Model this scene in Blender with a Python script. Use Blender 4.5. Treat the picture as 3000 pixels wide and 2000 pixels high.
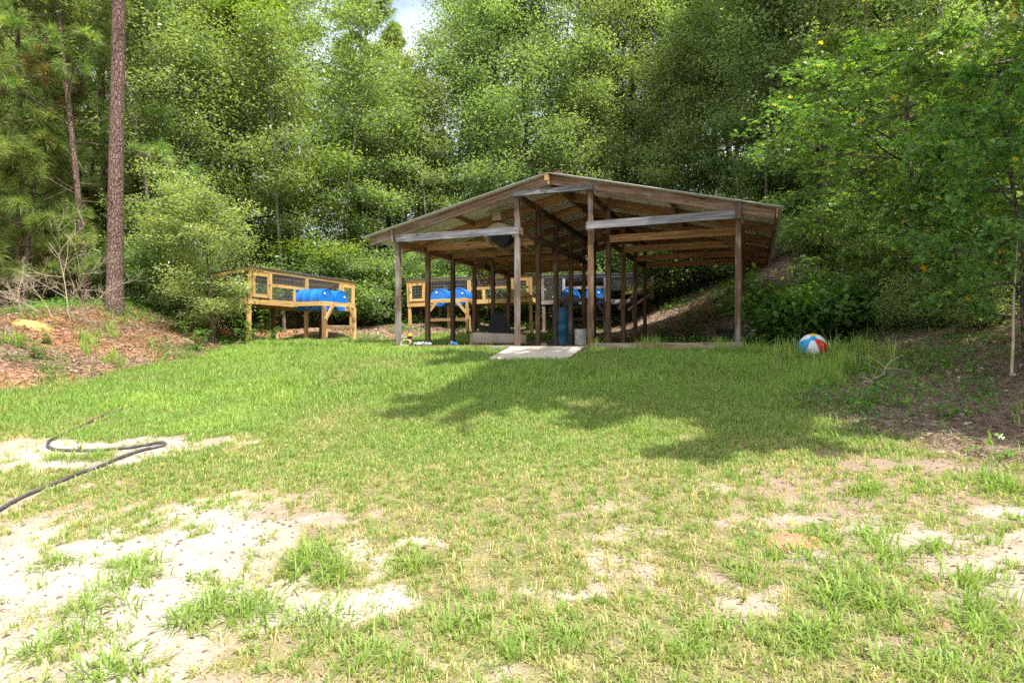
import bpy, math, random
import numpy as np
from math import radians as R, sin, cos, pi
from mathutils import Vector, Matrix

# ------------------------------------------------------------------ camera, light
for o in list(bpy.data.objects): bpy.data.objects.remove(o)
SC = bpy.context.scene
COL = SC.collection
cam_d = bpy.data.cameras.new("camera"); cam = bpy.data.objects.new("camera", cam_d); COL.objects.link(cam)
cam.location = (0, 0, 0); cam.rotation_euler = (R(90), 0, 0)      # eye level is z = 0
cam_d.sensor_width = 36; cam_d.lens = 21.76; cam_d.clip_start = .05; cam_d.clip_end = 2000
SC.camera = cam
F = 1813.0
SUN_EL = 58.0
SUN_AZ = (0.62, -0.78)                                             # horizontal direction towards the sun
w = bpy.data.worlds.new("World"); SC.world = w; w.use_nodes = True
nt = w.node_tree; nt.nodes.clear()
sky = nt.nodes.new('ShaderNodeTexSky'); sky.sky_type = 'NISHITA'; sky.sun_disc = False
sky.sun_elevation = R(SUN_EL); sky.sun_rotation = math.atan2(SUN_AZ[0], SUN_AZ[1])
sky.air_density = 1.2; sky.dust_density = 2.5; sky.ozone_density = 1.0
tc = nt.nodes.new('ShaderNodeTexCoord'); mp = nt.nodes.new('ShaderNodeMapping'); mp.inputs['Scale'].default_value = (1, 1, 2.5)
cn = nt.nodes.new('ShaderNodeTexNoise'); cn.inputs['Scale'].default_value = 3.0; cn.inputs['Detail'].default_value = 7; cn.inputs['Roughness'].default_value = .6
cr = nt.nodes.new('ShaderNodeValToRGB'); cr.color_ramp.elements[0].position = .28; cr.color_ramp.elements[1].position = .62
cm = nt.nodes.new('ShaderNodeMixRGB'); cm.inputs[2].default_value = (6.0, 6.3, 6.9, 1)
bg = nt.nodes.new('ShaderNodeBackground'); bg.inputs['Strength'].default_value = 0.15
wo = nt.nodes.new('ShaderNodeOutputWorld')
L = nt.links.new
L(tc.outputs['Generated'], mp.inputs['Vector']); L(mp.outputs[0], cn.inputs['Vector']); L(cn.outputs[0], cr.inputs[0])
L(cr.outputs[0], cm.inputs[0]); L(sky.outputs[0], cm.inputs[1]); L(cm.outputs[0], bg.inputs[0]); L(bg.outputs[0], wo.inputs[0])
sun_d = bpy.data.lights.new("sun", 'SUN'); sun_d.energy = 4.9; sun_d.angle = R(.55); sun_d.color = (1, .955, .88)
sun = bpy.data.objects.new("sun", sun_d); COL.objects.link(sun)
_d = Vector((SUN_AZ[0], SUN_AZ[1], 0)).normalized() * cos(R(SUN_EL)) + Vector((0, 0, sin(R(SUN_EL))))
sun.rotation_euler = _d.to_track_quat('Z', 'Y').to_euler()
SC.view_settings.view_transform = 'Standard'; SC.view_settings.look = 'None'
SC.view_settings.exposure = .92; SC.view_settings.gamma = 1.0
SC.render.engine = 'CYCLES'
SC.cycles.max_bounces = 7; SC.cycles.diffuse_bounces = 4; SC.cycles.glossy_bounces = 3; SC.cycles.transmission_bounces = 4
SC.cycles.caustics_reflective = False; SC.cycles.caustics_refractive = False
SC.cycles.use_denoising = False; SC.cycles.denoiser = 'OPENIMAGEDENOISE'; SC.cycles.denoising_prefilter = 'ACCURATE'
SC.cycles.sample_clamp_indirect = 6.0

# ------------------------------------------------------------------ small numpy tools
def smooth(a, b, x):
    t = np.clip((np.asarray(x, float) - a) / (b - a), 0, 1); return t * t * (3 - 2 * t)
_hr = np.random.default_rng(7); _G = _hr.random((256, 256))
def vnoise(x, y):
    xi = np.floor(x).astype(int); yi = np.floor(y).astype(int); fx = x - xi; fy = y - yi
    fx = fx * fx * (3 - 2 * fx); fy = fy * fy * (3 - 2 * fy)
    g = lambda i, j: _G[i % 256, j % 256]
    return (g(xi, yi) * (1 - fx) + g(xi + 1, yi) * fx) * (1 - fy) + (g(xi, yi + 1) * (1 - fx) + g(xi + 1, yi + 1) * fx) * fy
def fbm(x, y, s=1.0, o=4, off=0.0):
    x = np.asarray(x, float) * s + off; y = np.asarray(y, float) * s + off * 1.7
    r = 0; a = 1; t = 0
    for k in range(o):
        r = r + a * vnoise(x + 17.3 * k, y + 9.1 * k); t += a; a *= .5; x = x * 2.03; y = y * 2.03
    return r / t
# shed frame of reference: u along the front, v into the depth
P0 = (-2.286, 12.30); UX, UY = .933, -.360
def uv2w(u, v): return (P0[0] + UX * u - UY * v, P0[1] + UY * u + UX * v)
def w2uv(x, y):
    dx = x - P0[0]; dy = y - P0[1]; return UX * dx + UY * dy, -UY * dx + UX * dy
def Hraw(x, y):
    x = np.asarray(x, float); y = np.asarray(y, float)
    u, v = w2uv(x, y)
    z = np.interp(v, [-60, -14, -10.5, -8, -6, -4, -2, -.6, -.02, .0, 5, 7, 9, 14, 24, 60, 120], [-1.7, -1.66, -1.52, -1.25, -.97, -.70, -.42, -.22, -.175, -.12, -.08, .1, .38, .85, 2.6, 7, 8])
    xr = np.interp(y, [2, 4, 6, 9, 10.5, 12, 14, 16, 19, 40], [3.6, 3.4, 3.7, 5.0, 5.1, 5.2, 5.0, 4.0, 2.8, 2.4])
    sr = np.interp(y, [2, 5, 8, 12, 16, 24, 40], [.12, .2, .34, .46, .52, .45, .2])
    d = x - xr
    z = z + sr * np.where(d > 0, np.sqrt(d * d + .5) - .7, 0).clip(0, 9) * np.where(d > 8, 8 / np.maximum(d, .1), 1)
    xl = np.interp(y, [0, 8, 9.3, 10, 12, 15, 17, 40], [-30, -10, -7.6, -6.8, -6.1, -6.3, -7.4, -9])
    z = z + 1.08 * smooth(0, 3.3, xl - x)
    z = z + .42 * smooth(17, 20.3, y) * smooth(.6, -3, x)
    z = z - .07 * smooth(2.35, 2.5, u) * smooth(4.0, 3.85, u) * smooth(-1.3, -1.0, v) * smooth(.1, -.05, v)
    out = smooth(.1, .6, -v) + smooth(7, 8, v) + smooth(.1, .8, -u) + smooth(6.5, 7, u)
    z = z + (fbm(x, y, 1.1, 3) - .5) * .10 * np.clip(out, 0, 1) + (fbm(x, y, 5, 2, 4.) - .5) * .025 * np.clip(out, 0, 1)
    return z
def H(x, y): return float(Hraw(x, y))
def at(px, Y): return ((px - 1500) / F * Y)
def hit(px, py):
    k = (px - 1500) / F; q = -(py - 1000) / F
    lo = 1.5
    ys = np.linspace(1.5, 40, 4000); g = Hraw(k * ys, ys) - q * ys
    i = int(np.argmax(g > 0)); return (k * ys[i], ys[i])

HOSE_PX = [(395, 1190), (350, 1205), (300, 1222), (240, 1252), (190, 1272), (150, 1292), (139, 1308), (150, 1318), (185, 1323), (240, 1324), (310, 1321), (380, 1315), (430, 1308), (475, 1300), (478, 1308), (430, 1320), (360, 1343), (300, 1368), (250, 1385), (190, 1410), (120, 1438), (60, 1465), (10, 1492), (-60, 1530)]
HOSE_W = np.array([hit(a, b) for a, b in HOSE_PX])
def mesh_np(name, V, faces, mat, attrs=None, smooth_=False):
    """faces: list of int arrays (n,k)."""
    me = bpy.data.meshes.new(name)
    V = np.asarray(V, np.float32)
    me.vertices.add(len(V)); me.vertices.foreach_set('co', V.ravel())
    faces = [f for f in faces if len(f)]
    lt = np.concatenate([np.full(len(f), f.shape[1], np.int32) for f in faces])
    lv = np.concatenate([f.ravel() for f in faces]).astype(np.int32)
    ls = np.concatenate([[0], np.cumsum(lt)[:-1]]).astype(np.int32)
    me.loops.add(len(lv)); me.loops.foreach_set('vertex_index', lv)
    me.polygons.add(len(lt)); me.polygons.foreach_set('loop_start', ls)
    if smooth_: me.polygons.foreach_set('use_smooth', np.ones(len(lt), bool))
    me.update(calc_edges=True)
    for k, a in (attrs or {}).items():
        a = np.asarray(a, np.float32)
        if a.ndim == 1:
            at_ = me.attributes.new(k, 'FLOAT', 'POINT'); at_.data.foreach_set('value', a)
        else:
            at_ = me.attributes.new(k, 'FLOAT_VECTOR', 'POINT'); at_.data.foreach_set('vector', a.ravel())
    if mat: me.materials.append(mat)
    return me
def tag(o, label=None, cat=None, group=None, kind=None):
    if label: o['label'] = label
    if cat: o['category'] = cat
    if group: o['group'] = group
    if kind: o['kind'] = kind
    return o
def link(name, me, parent=None):
    o = bpy.data.objects.new(name, me); COL.objects.link(o)
    if parent: o.parent = parent
    return o
def empty(name, loc, rz=0, label=None, cat=None, group=None, rot=None):
    o = bpy.data.objects.new(name, None); COL.objects.link(o); o.location = loc
    o.rotation_euler = rot or (0, 0, rz); o.empty_display_size = .2
    return tag(o, label, cat, group)
def copy_tree(o, parent=None):
    c = o.copy(); COL.objects.link(c)
    if parent: c.parent = parent
    for ch in list(o.children): copy_tree(ch, c)
    return c

class MB:
    """collects boxes, boards and tubes into one mesh, with a per-point grain coordinate."""
    def __init__(s): s.V = []; s.F = []; s.G = []; s.n = 0; s.rng = random.Random(len(bpy.data.meshes) * 7 + 3)
    def add(s, V, F, G=None):
        V = np.asarray(V, float); s.V.append(V)
        s.F.append([tuple(int(i) + s.n for i in f) for f in F]); s.G.append(np.asarray(V if G is None else G, float)); s.n += len(V)
    def beam(s, a, b, wd, ht, up=(0, 0, 1), jit=0.0):
        """board from a to b (centre line); wd across, ht along up"""
        a = np.array(a, float); b = np.array(b, float); d = b - a; Ln = np.linalg.norm(d); d /= Ln
        up = np.array(up, float)
        if abs(np.dot(up, d)) > .95: up = np.array((0, 1., 0))
        sd = np.cross(d, up); sd /= np.linalg.norm(sd); up = np.cross(sd, d)
        ns = max(1, int(Ln / .5)) if jit else 1
        off = [s.rng.uniform(0, 50) for _ in range(3)]
        V = []; G = []; Fs = []
        for i in range(ns + 1):
            c = a + d * Ln * i / ns
            if jit and 0 < i < ns: c = c + sd * s.rng.uniform(-jit, jit) + up * s.rng.uniform(-jit, jit)
            for (p, q) in ((-1, -1), (1, -1), (1, 1), (-1, 1)):
                V.append(c + sd * p * wd / 2 + up * q * ht / 2); G.append((Ln * i / ns + off[0], p * wd / 2 + off[1], q * ht / 2 + off[2]))
        for i in range(ns):
            k = i * 4
            for j in range(4): Fs.append((k + j, k + (j + 1) % 4, k + 4 + (j + 1) % 4, k + 4 + j))
        Fs.append((3, 2, 1, 0)); k = ns * 4; Fs.append((k, k + 1, k + 2, k + 3))
        s.add(V, Fs, G); return s
    def box(s, c, sz):
        c = np.array(c, float); h = np.array(sz, float) / 2
        ax = int(np.argmax(sz)); e = np.zeros(3); e[ax] = h[ax]
        o = [i for i in range(3) if i != ax]
        up = np.zeros(3); up[o[1]] = 1
        return s.beam(c - e, c + e, sz[o[0]], sz[o[1]], up)
    def tube(s, P, r, n=8, cap=True):
        V, Fq = tube(P, r, n); Fs = [tuple(f) for f in Fq]
        if cap: Fs.append(tuple(range(n))[::-1]); Fs.append(tuple(range(len(V) - n, len(V))))
        s.add(V, Fs); return s
    def lathe(s, prof, n=32, c=(0, 0, 0), axis='z', cap=True):
        V = []; Fs = []
        for (r, z) in prof:
            for k in range(n):
                a = 2 * pi * k / n; p = (r * cos(a), r * sin(a), z)
                if axis == 'y': p = (p[0], p[2], p[1])
                if axis == 'x': p = (p[2], p[0], p[1])
                V.append((p[0] + c[0], p[1] + c[1], p[2] + c[2]))
        for i in range(len(prof) - 1):
            for k in range(n): Fs.append((i * n + k, i * n + (k + 1) % n, (i + 1) * n + (k + 1) % n, (i + 1) * n + k))
        if cap: Fs.append(tuple(range(n))[::-1]); Fs.append(tuple(range((len(prof) - 1) * n, len(prof) * n)))
        s.add(V, Fs); return s
    def build(s, name, mat, parent=None, bevel=0, smooth_=False, recalc=True, loc=None):
        me = bpy.data.meshes.new(name); V = np.concatenate(s.V); Fs = [f for g in s.F for f in g]
        me.from_pydata(V.tolist(), [], Fs)
        a = me.attributes.new('gc', 'FLOAT_VECTOR', 'POINT'); a.data.foreach_set('vector', np.concatenate(s.G).astype(np.float32).ravel())
        if recalc:
            import bmesh
            bm = bmesh.new(); bm.from_mesh(me); bmesh.ops.recalc_face_normals(bm, faces=bm.faces); bm.to_mesh(me); bm.free()
        if smooth_:
            me.polygons.foreach_set('use_smooth', np.ones(len(me.polygons), bool))
            try: me.set_sharp_from_angle(angle=R(40))
            except Exception: pass
        me.materials.append(mat); o = link(name, me, parent)
        if bevel:
            m = o.modifiers.new('b', 'BEVEL'); m.width = bevel; m.segments = 2; m.limit_method = 'ANGLE'; m.angle_limit = R(40)
        if loc is not None: o.location = loc
        return o
def tube(P, r, n=8):
    P = np.asarray(P, float); m = len(P); r = np.broadcast_to(np.asarray(r, float), (m,))
    T = np.gradient(P, axis=0); T /= np.linalg.norm(T, axis=1)[:, None] + 1e-9
    ref = np.array((0, 0, 1.)) if abs(T[:, 2]).mean() < .8 else np.array((0, 1., 0))
    A = np.cross(T, ref); A /= np.linalg.norm(A, axis=1)[:, None] + 1e-9; B = np.cross(T, A)
    an = np.arange(n) * 2 * pi / n
    V = (P[:, None] + r[:, None, None] * (A[:, None] * np.cos(an)[None, :, None] + B[:, None] * np.sin(an)[None, :, None])).reshape(-1, 3)
    i = np.arange(m - 1)[:, None] * n; k = np.arange(n)[None]; k2 = (k + 1) % n
    return V, np.stack([i + k, i + k2, i + n + k2, i + n + k], -1).reshape(-1, 4)
class NB:
    """numpy gatherer for foliage meshes"""
    def __init__(s): s.V = []; s.F = {}; s.A = []; s.n = 0
    def add(s, V, F, a=0.5):
        F = np.asarray(F); s.V.append(V); s.F.setdefault(F.shape[1], []).append(F + s.n)
        s.A.append(np.broadcast_to(np.asarray(a, float), (len(V),))); s.n += len(V)
    def mesh(s, name, mat, smooth_=False):
        return mesh_np(name, np.concatenate(s.V), [np.concatenate(f) for f in s.F.values()], mat, {'tint': np.concatenate(s.A)}, smooth_)
def unit(v): return v / (np.linalg.norm(v, axis=-1, keepdims=True) + 1e-9)
def leaves(C, D, N, l, wr=.45, fold=.12):
    """one folded leaf per centre"""
    D = unit(D); S = unit(np.cross(D, N)); U = np.cross(S, D); l = l[:, None]
    b = C - D * l * .5; t = C + D * l * .5; m = C + D * l * .05 - U * l * fold * .0
    a1 = m + S * l * wr * .5 + U * l * fold; a2 = m - S * l * wr * .5 + U * l * fold
    V = np.stack([b, a1, t, a2], 1).reshape(-1, 3)
    return V, (np.arange(len(C))[:, None] * 4 + np.array([0, 1, 2, 3])[None])
# ------------------------------------------------------------------ materials
def mat(name):
    m = bpy.data.materials.new(name); m.use_nodes = True; m.node_tree.nodes.clear(); return m, m.node_tree
class N:
    def __init__(s, t): s.t = t
    def __call__(s, typ, **kw):
        n = s.t.nodes.new(typ)
        for k, v in kw.items():
            if k == 'i':
                for a, b in v.items():
                    if hasattr(b, 'is_output') or isinstance(b, bpy.types.NodeSocket): s.t.links.new(b, n.inputs[a])
                    else: n.inputs[a].default_value = b
            else: setattr(n, k, v)
        return n
def ramp(n, fac, stops, interp='LINEAR'):
    r = n('ShaderNodeValToRGB', i={0: fac}); e = r.color_ramp.elements; r.color_ramp.interpolation = interp
    while len(e) < len(stops): e.new(.5)
    for k, (p, c) in enumerate(stops): e[k].position = p; e[k].color = (*c, 1) if len(c) == 3 else c
    return r.outputs[0]
def out(n, sh): n('ShaderNodeOutputMaterial', i={0: sh})
def simple(name, col, rough=.6, metal=0, var=.12, scale=8, bump=.02, spec=.5, dirt=None):
    m, t = mat(name); n = N(t)
    tcn = n('ShaderNodeTexCoord'); no = n('ShaderNodeTexNoise', i={'Vector': tcn.outputs['Object'], 'Scale': scale, 'Detail': 6.0, 'Roughness': .65})
    dk = tuple(c * (1 - var * 1.6) for c in col) if dirt is None else dirt
    c = ramp(n, no.outputs[0], [(.3, dk), (.62, col), (.8, tuple(min(1, c * (1 + var)) for c in col))])
    b = n('ShaderNodeBump', i={'Height': no.outputs[0], 'Strength': .3, 'Distance': bump})
    p = n('ShaderNodeBsdfPrincipled', i={'Base Color': c, 'Roughness': rough, 'Metallic': metal, 'Normal': b.outputs[0], 'Specular IOR Level': spec})
    out(n, p.outputs[0]); return m
def wood(name, c1, c2, c3, grey=0.0, rough=.8, gcol=(.30, .29, .28), crack=.5):
    m, t = mat(name); n = N(t)
    a = n('ShaderNodeAttribute', attribute_name='gc')
    oi = n('ShaderNodeObjectInfo')
    ad = n('ShaderNodeVectorMath', operation='ADD', i={0: a.outputs['Vector'], 1: n('ShaderNodeVectorMath', operation='SCALE', i={0: (13., 7., 11.), 'Scale': oi.outputs['Random']}).outputs[0]})
    mp1 = n('ShaderNodeMapping', i={'Vector': ad.outputs[0], 'Scale': (1.6, 26, 26)})
    n1 = n('ShaderNodeTexNoise', i={'Vector': mp1.outputs[0], 'Scale': 1.0, 'Detail': 6.0, 'Roughness': .6, 'Distortion': .6})
    mp2 = n('ShaderNodeMapping', i={'Vector': ad.outputs[0], 'Scale': (1.3, 3.2, 3.2)})
    n2 = n('ShaderNodeTexNoise', i={'Vector': mp2.outputs[0], 'Scale': 1.2, 'Detail': 4.0, 'Roughness': .6})
    mp3 = n('ShaderNodeMapping', i={'Vector': ad.outputs[0], 'Scale': (3.0, 90, 90)})
    n3 = n('ShaderNodeTexNoise', i={'Vector': mp3.outputs[0], 'Scale': 1.0, 'Detail': 3.0, 'Roughness': .7})
    kn = n('ShaderNodeTexVoronoi', i={'Vector': n('ShaderNodeMapping', i={'Vector': ad.outputs[0], 'Scale': (2.2, 6.5, 6.5)}).outputs[0], 'Scale': 1.0})
    col = ramp(n, n1.outputs[0], [(.30, c1), (.5, c2), (.72, c3)])
    var = ramp(n, oi.outputs['Random'], [(0, (.72, .72, .72)), (1, (1.18, 1.15, 1.1))])
    col = n('ShaderNodeMixRGB', blend_type='MULTIPLY', i={0: 1.0, 1: col, 2: var}).outputs[0]
    gm = ramp(n, n2.outputs[0], [(.62 - grey * .5, (0, 0, 0)), (.78 - grey * .35, (1, 1, 1))])
    gc = n('ShaderNodeMixRGB', blend_type='MULTIPLY', i={0: .55, 1: (*gcol, 1), 2: ramp(n, n1.outputs[0], [(.3, (.35, .34, .33)), (.65, (1.15, 1.15, 1.15))])}).outputs[0]
    col = n('ShaderNodeMixRGB', i={0: gm, 1: col, 2: gc}).outputs[0]
    km = ramp(n, kn.outputs['Distance'], [(.05, (.18, .12, .08)), (.16, (1, 1, 1))])
    col = n('ShaderNodeMixRGB', blend_type='MULTIPLY', i={0: .8, 1: col, 2: km}).outputs[0]
    ck = ramp(n, n3.outputs[0], [(.27, (.25, .22, .2)), (.36, (1, 1, 1))])
    col = n('ShaderNodeMixRGB', blend_type='MULTIPLY', i={0: crack, 1: col, 2: ck}).outputs[0]
    b = n('ShaderNodeBump', i={'Height': n1.outputs[0], 'Strength': .5, 'Distance': .006})
    b2 = n('ShaderNodeBump', i={'Height': n3.outputs[0], 'Strength': .5, 'Distance': .003, 'Normal': b.outputs[0]})
    p = n('ShaderNodeBsdfPrincipled', i={'Base Color': col, 'Roughness': rough, 'Normal': b2.outputs[0], 'Specular IOR Level': .25})
    out(n, p.outputs[0]); return m
def leafm(name, stops, trans=.38, rough=.38, spec=.5, objvar=.12, tr_mul=(1.5, 1.6, .6)):
    m, t = mat(name); n = N(t)
    a = n('ShaderNodeAttribute', attribute_name='tint'); oi = n('ShaderNodeObjectInfo')
    c = ramp(n, a.outputs['Fac'], stops)
    hv = n('ShaderNodeHueSaturation', i={'Hue': n('ShaderNodeMapRange', i={0: oi.outputs['Random'], 3: .5 - .02, 4: .5 + .02}).outputs[0],
        'Value': n('ShaderNodeMapRange', i={0: oi.outputs['Random'], 3: 1 - objvar, 4: 1 + objvar}).outputs[0], 'Color': c}).outputs[0]
    p = n('ShaderNodeBsdfPrincipled', i={'Base Color': hv, 'Roughness': rough, 'Specular IOR Level': spec})
    tc_ = n('ShaderNodeMixRGB', blend_type='MULTIPLY', i={0: 1.0, 1: hv, 2: (*tr_mul, 1)}).outputs[0]
    tr = n('ShaderNodeBsdfTranslucent', i={'Color': tc_})
    mx = n('ShaderNodeMixShader', i={0: trans, 1: p.outputs[0], 2: tr.outputs[0]})
    out(n, mx.outputs[0]); return m
M = {}
M['post'] = wood('aged_post_wood', (.048, .028, .016), (.13, .078, .044), (.21, .135, .08), grey=.06)
M['post_grey'] = wood('weathered_post_wood', (.055, .036, .026), (.125, .085, .064), (.21, .165, .135), grey=.35, gcol=(.27, .25, .23))
M['rafter'] = wood('rafter_wood', (.13, .07, .033), (.32, .185, .088), (.46, .29, .15), grey=.02)
M['rafter_front'] = wood('front_rafter_wood', (.05, .032, .02), (.14, .092, .06), (.25, .18, .125), grey=.22, gcol=(.30, .27, .25))
M['grey'] = wood('grey_weathered_board', (.06, .06, .065), (.15, .15, .16), (.27, .27, .28), grey=.3, gcol=(.26, .26, .275))
M['sill'] = wood('sill_board', (.14, .09, .055), (.30, .21, .13), (.42, .32, .21), grey=.35, gcol=(.34, .32, .29))
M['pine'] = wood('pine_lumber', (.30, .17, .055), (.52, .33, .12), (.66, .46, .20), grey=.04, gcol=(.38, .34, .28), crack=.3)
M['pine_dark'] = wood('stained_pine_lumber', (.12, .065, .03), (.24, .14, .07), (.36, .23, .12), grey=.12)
M['oldwood'] = wood('old_kennel_wood', (.07, .045, .032), (.17, .12, .09), (.28, .21, .16), grey=.3, gcol=(.36, .35, .34))
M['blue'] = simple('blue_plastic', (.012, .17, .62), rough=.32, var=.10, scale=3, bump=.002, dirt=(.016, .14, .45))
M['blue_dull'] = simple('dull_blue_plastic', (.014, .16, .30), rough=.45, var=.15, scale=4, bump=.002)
M['cap'] = simple('white_bung', (.75, .76, .78), rough=.5, var=.05)
M['white'] = simple('white_plastic', (.66, .66, .62), rough=.45, var=.12, scale=6, bump=.002, dirt=(.42, .38, .30))
M['beige'] = simple('beige_hull_plastic', (.46, .38, .26), rough=.55, var=.12, scale=3, bump=.003, dirt=(.30, .23, .15))
M['black'] = simple('black_mesh_fabric', (.012, .012, .014), rough=.8, var=.2, scale=30, bump=.004)
M['blackp'] = simple('black_plastic', (.015, .015, .016), rough=.4, var=.2)
M['hose'] = simple('black_hose_rubber', (.045, .045, .048), rough=.42, var=.25, scale=12, bump=.002, dirt=(.10, .085, .06))
M['rope'] = simple('tan_rope', (.30, .20, .11), rough=.9, var=.3, scale=60)
M['olive'] = simple('olive_bin_plastic', (.085, .07, .035), rough=.7, var=.25, scale=5)
M['darkbin'] = simple('dark_bin_plastic', (.022, .026, .024), rough=.7, var=.25)
M['yellow'] = simple('yellow_cap_plastic', (.75, .55, .01), rough=.4, var=.05)
M['bottle'] = simple('dark_bottle_plastic', (.03, .012, .01), rough=.3, var=.1)
M['label'] = simple('red_bottle_label', (.35, .055, .03), rough=.5, var=.4, scale=40)
M['cloth'] = simple('grey_cloth', (.36, .40, .45), rough=.9, var=.3, scale=30, bump=.01)
M['paper'] = simple('white_label_paper', (.7, .7, .7), rough=.7, var=.1)
M['concrete'] = simple('concrete_block', (.30, .24, .17), rough=.9, var=.25, scale=25, bump=.01)
M['wire'] = simple('galvanised_wire', (.42, .43, .42), rough=.5, metal=.5, var=.2, scale=20)
M['latch'] = simple('latch_metal', (.5, .48, .44), rough=.4, metal=.8, var=.2)
M['dogw'] = simple('dog_coat', (.62, .52, .42), rough=.9, var=.3, scale=14, dirt=(.22, .10, .05))
M['dogb'] = simple('dog_brown_patch', (.20, .09, .04), rough=.9, var=.3, scale=20)
def mat_metal():
    m, t = mat('galvanised_roof_sheet'); n = N(t)
    tcn = n('ShaderNodeTexCoord')
    no = n('ShaderNodeTexNoise', i={'Vector': tcn.outputs['Object'], 'Scale': 2.5, 'Detail': 6.0})
    st = n('ShaderNodeTexNoise', i={'Vector': n('ShaderNodeMapping', i={'Vector': tcn.outputs['Object'], 'Scale': (1.0, 14, 1)}).outputs[0], 'Scale': 1.5, 'Detail': 5.0})
    c = ramp(n, no.outputs[0], [(.3, (.60, .60, .57)), (.7, (.80, .81, .79))])
    c = n('ShaderNodeMixRGB', blend_type='MULTIPLY', i={0: .6, 1: c, 2: ramp(n, st.outputs[0], [(.35, (.55, .5, .42)), (.55, (1, 1, 1))])}).outputs[0]
    p = n('ShaderNodeBsdfPrincipled', i={'Base Color': c, 'Roughness': .5, 'Metallic': .1})
    out(n, p.outputs[0]); return m
M['metal'] = mat_metal()
def mat_bark(name, c1, c2, c3, sx=(9, 9, 2.2), vm=.75):
    m, t = mat(name); n = N(t)
    tcn = n('ShaderNodeTexCoord')
    mpn = n('ShaderNodeMapping', i={'Vector': tcn.outputs['Object'], 'Scale': sx})
    v = n('ShaderNodeTexVoronoi', feature='DISTANCE_TO_EDGE', i={'Vector': mpn.outputs[0], 'Scale': 1.3})
    no = n('ShaderNodeTexNoise', i={'Vector': mpn.outputs[0], 'Scale': 2.2, 'Detail': 7.0, 'Roughness': .65})
    h = n('ShaderNodeMath', operation='ADD', i={0: ramp(n, v.outputs[0], [(0, (0, 0, 0)), (.14, (1, 1, 1))]), 1: no.outputs[0]})
    c = ramp(n, no.outputs[0], [(.32, c1), (.5, c2), (.7, c3)])
    c = n('ShaderNodeMixRGB', blend_type='MULTIPLY', i={0: vm, 1: c, 2: ramp(n, v.outputs[0], [(0, (.25, .2, .18)), (.1, (1, 1, 1))])}).outputs[0]
    b = n('ShaderNodeBump', i={'Height': h.outputs[0], 'Strength': .9, 'Distance': .03})
    p = n('ShaderNodeBsdfPrincipled', i={'Base Color': c, 'Roughness': .9, 'Normal': b.outputs[0], 'Specular IOR Level': .15})
    out(n, p.outputs[0]); return m
M['pinebark'] = mat_bark('pine_bark', (.075, .045, .035), (.17, .11, .09), (.30, .23, .195), (15, 15, 6), .4)
M['bark'] = mat_bark('oak_bark', (.05, .038, .03), (.12, .10, .08), (.22, .19, .155), (12, 12, 3))
M['twig'] = simple('dead_twig_bark', (.46, .37, .26), rough=.9, var=.3, scale=15)
M['stem'] = simple('green_stem', (.16, .15, .06), rough=.7, var=.3)
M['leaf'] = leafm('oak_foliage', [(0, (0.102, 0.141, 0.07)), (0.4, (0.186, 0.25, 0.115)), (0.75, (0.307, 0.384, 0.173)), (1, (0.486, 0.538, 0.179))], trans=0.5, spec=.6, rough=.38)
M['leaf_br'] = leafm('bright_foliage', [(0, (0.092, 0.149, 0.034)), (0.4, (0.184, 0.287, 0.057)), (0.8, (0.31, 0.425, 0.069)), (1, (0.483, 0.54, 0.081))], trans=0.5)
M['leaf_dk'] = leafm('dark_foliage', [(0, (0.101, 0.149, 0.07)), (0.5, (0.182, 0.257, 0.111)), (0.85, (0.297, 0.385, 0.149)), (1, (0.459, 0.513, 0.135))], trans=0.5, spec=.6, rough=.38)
M['needle'] = leafm('pine_needles', [(0, (0.375, 0.188, 0.062)), (0.12, (0.25, 0.213, 0.062)), (0.3, (0.125, 0.2, 0.062)), (0.7, (0.225, 0.325, 0.094)), (1, (0.413, 0.475, 0.15))], trans=0.4, rough=.45)
M['lobed'] = leafm('lobed_oak_foliage', [(0, (0.072, 0.136, 0.032)), (0.5, (0.144, 0.256, 0.056)), (0.88, (0.256, 0.384, 0.08)), (0.95, (0.512, 0.512, 0.048)), (1, (0.672, 0.48, 0.048))], trans=0.5, rough=.33)
M['herb'] = leafm('herb_foliage', [(0, (0.043, 0.116, 0.029)), (0.5, (0.102, 0.232, 0.051)), (1, (0.261, 0.42, 0.072))], trans=0.5, rough=.42)
M['grass'] = leafm('grass_blades', [(0, (0.607, 0.488, 0.264)), (0.2, (0.449, 0.409, 0.172)), (0.36, (0.277, 0.33, 0.092)), (0.7, (0.224, 0.343, 0.073)), (1, (0.37, 0.475, 0.106))], trans=0.4, rough=.5, spec=.3, objvar=0, tr_mul=(1.4, 1.5, .7))
M['straw'] = leafm('fallen_needles_and_leaves', [(0, (0.146, 0.099, 0.067)), (0.35, (0.325, 0.23, 0.162)), (0.7, (0.482, 0.375, 0.28)), (1, (0.672, 0.594, 0.493))], trans=.1, rough=.8, spec=.2, objvar=0)

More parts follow.
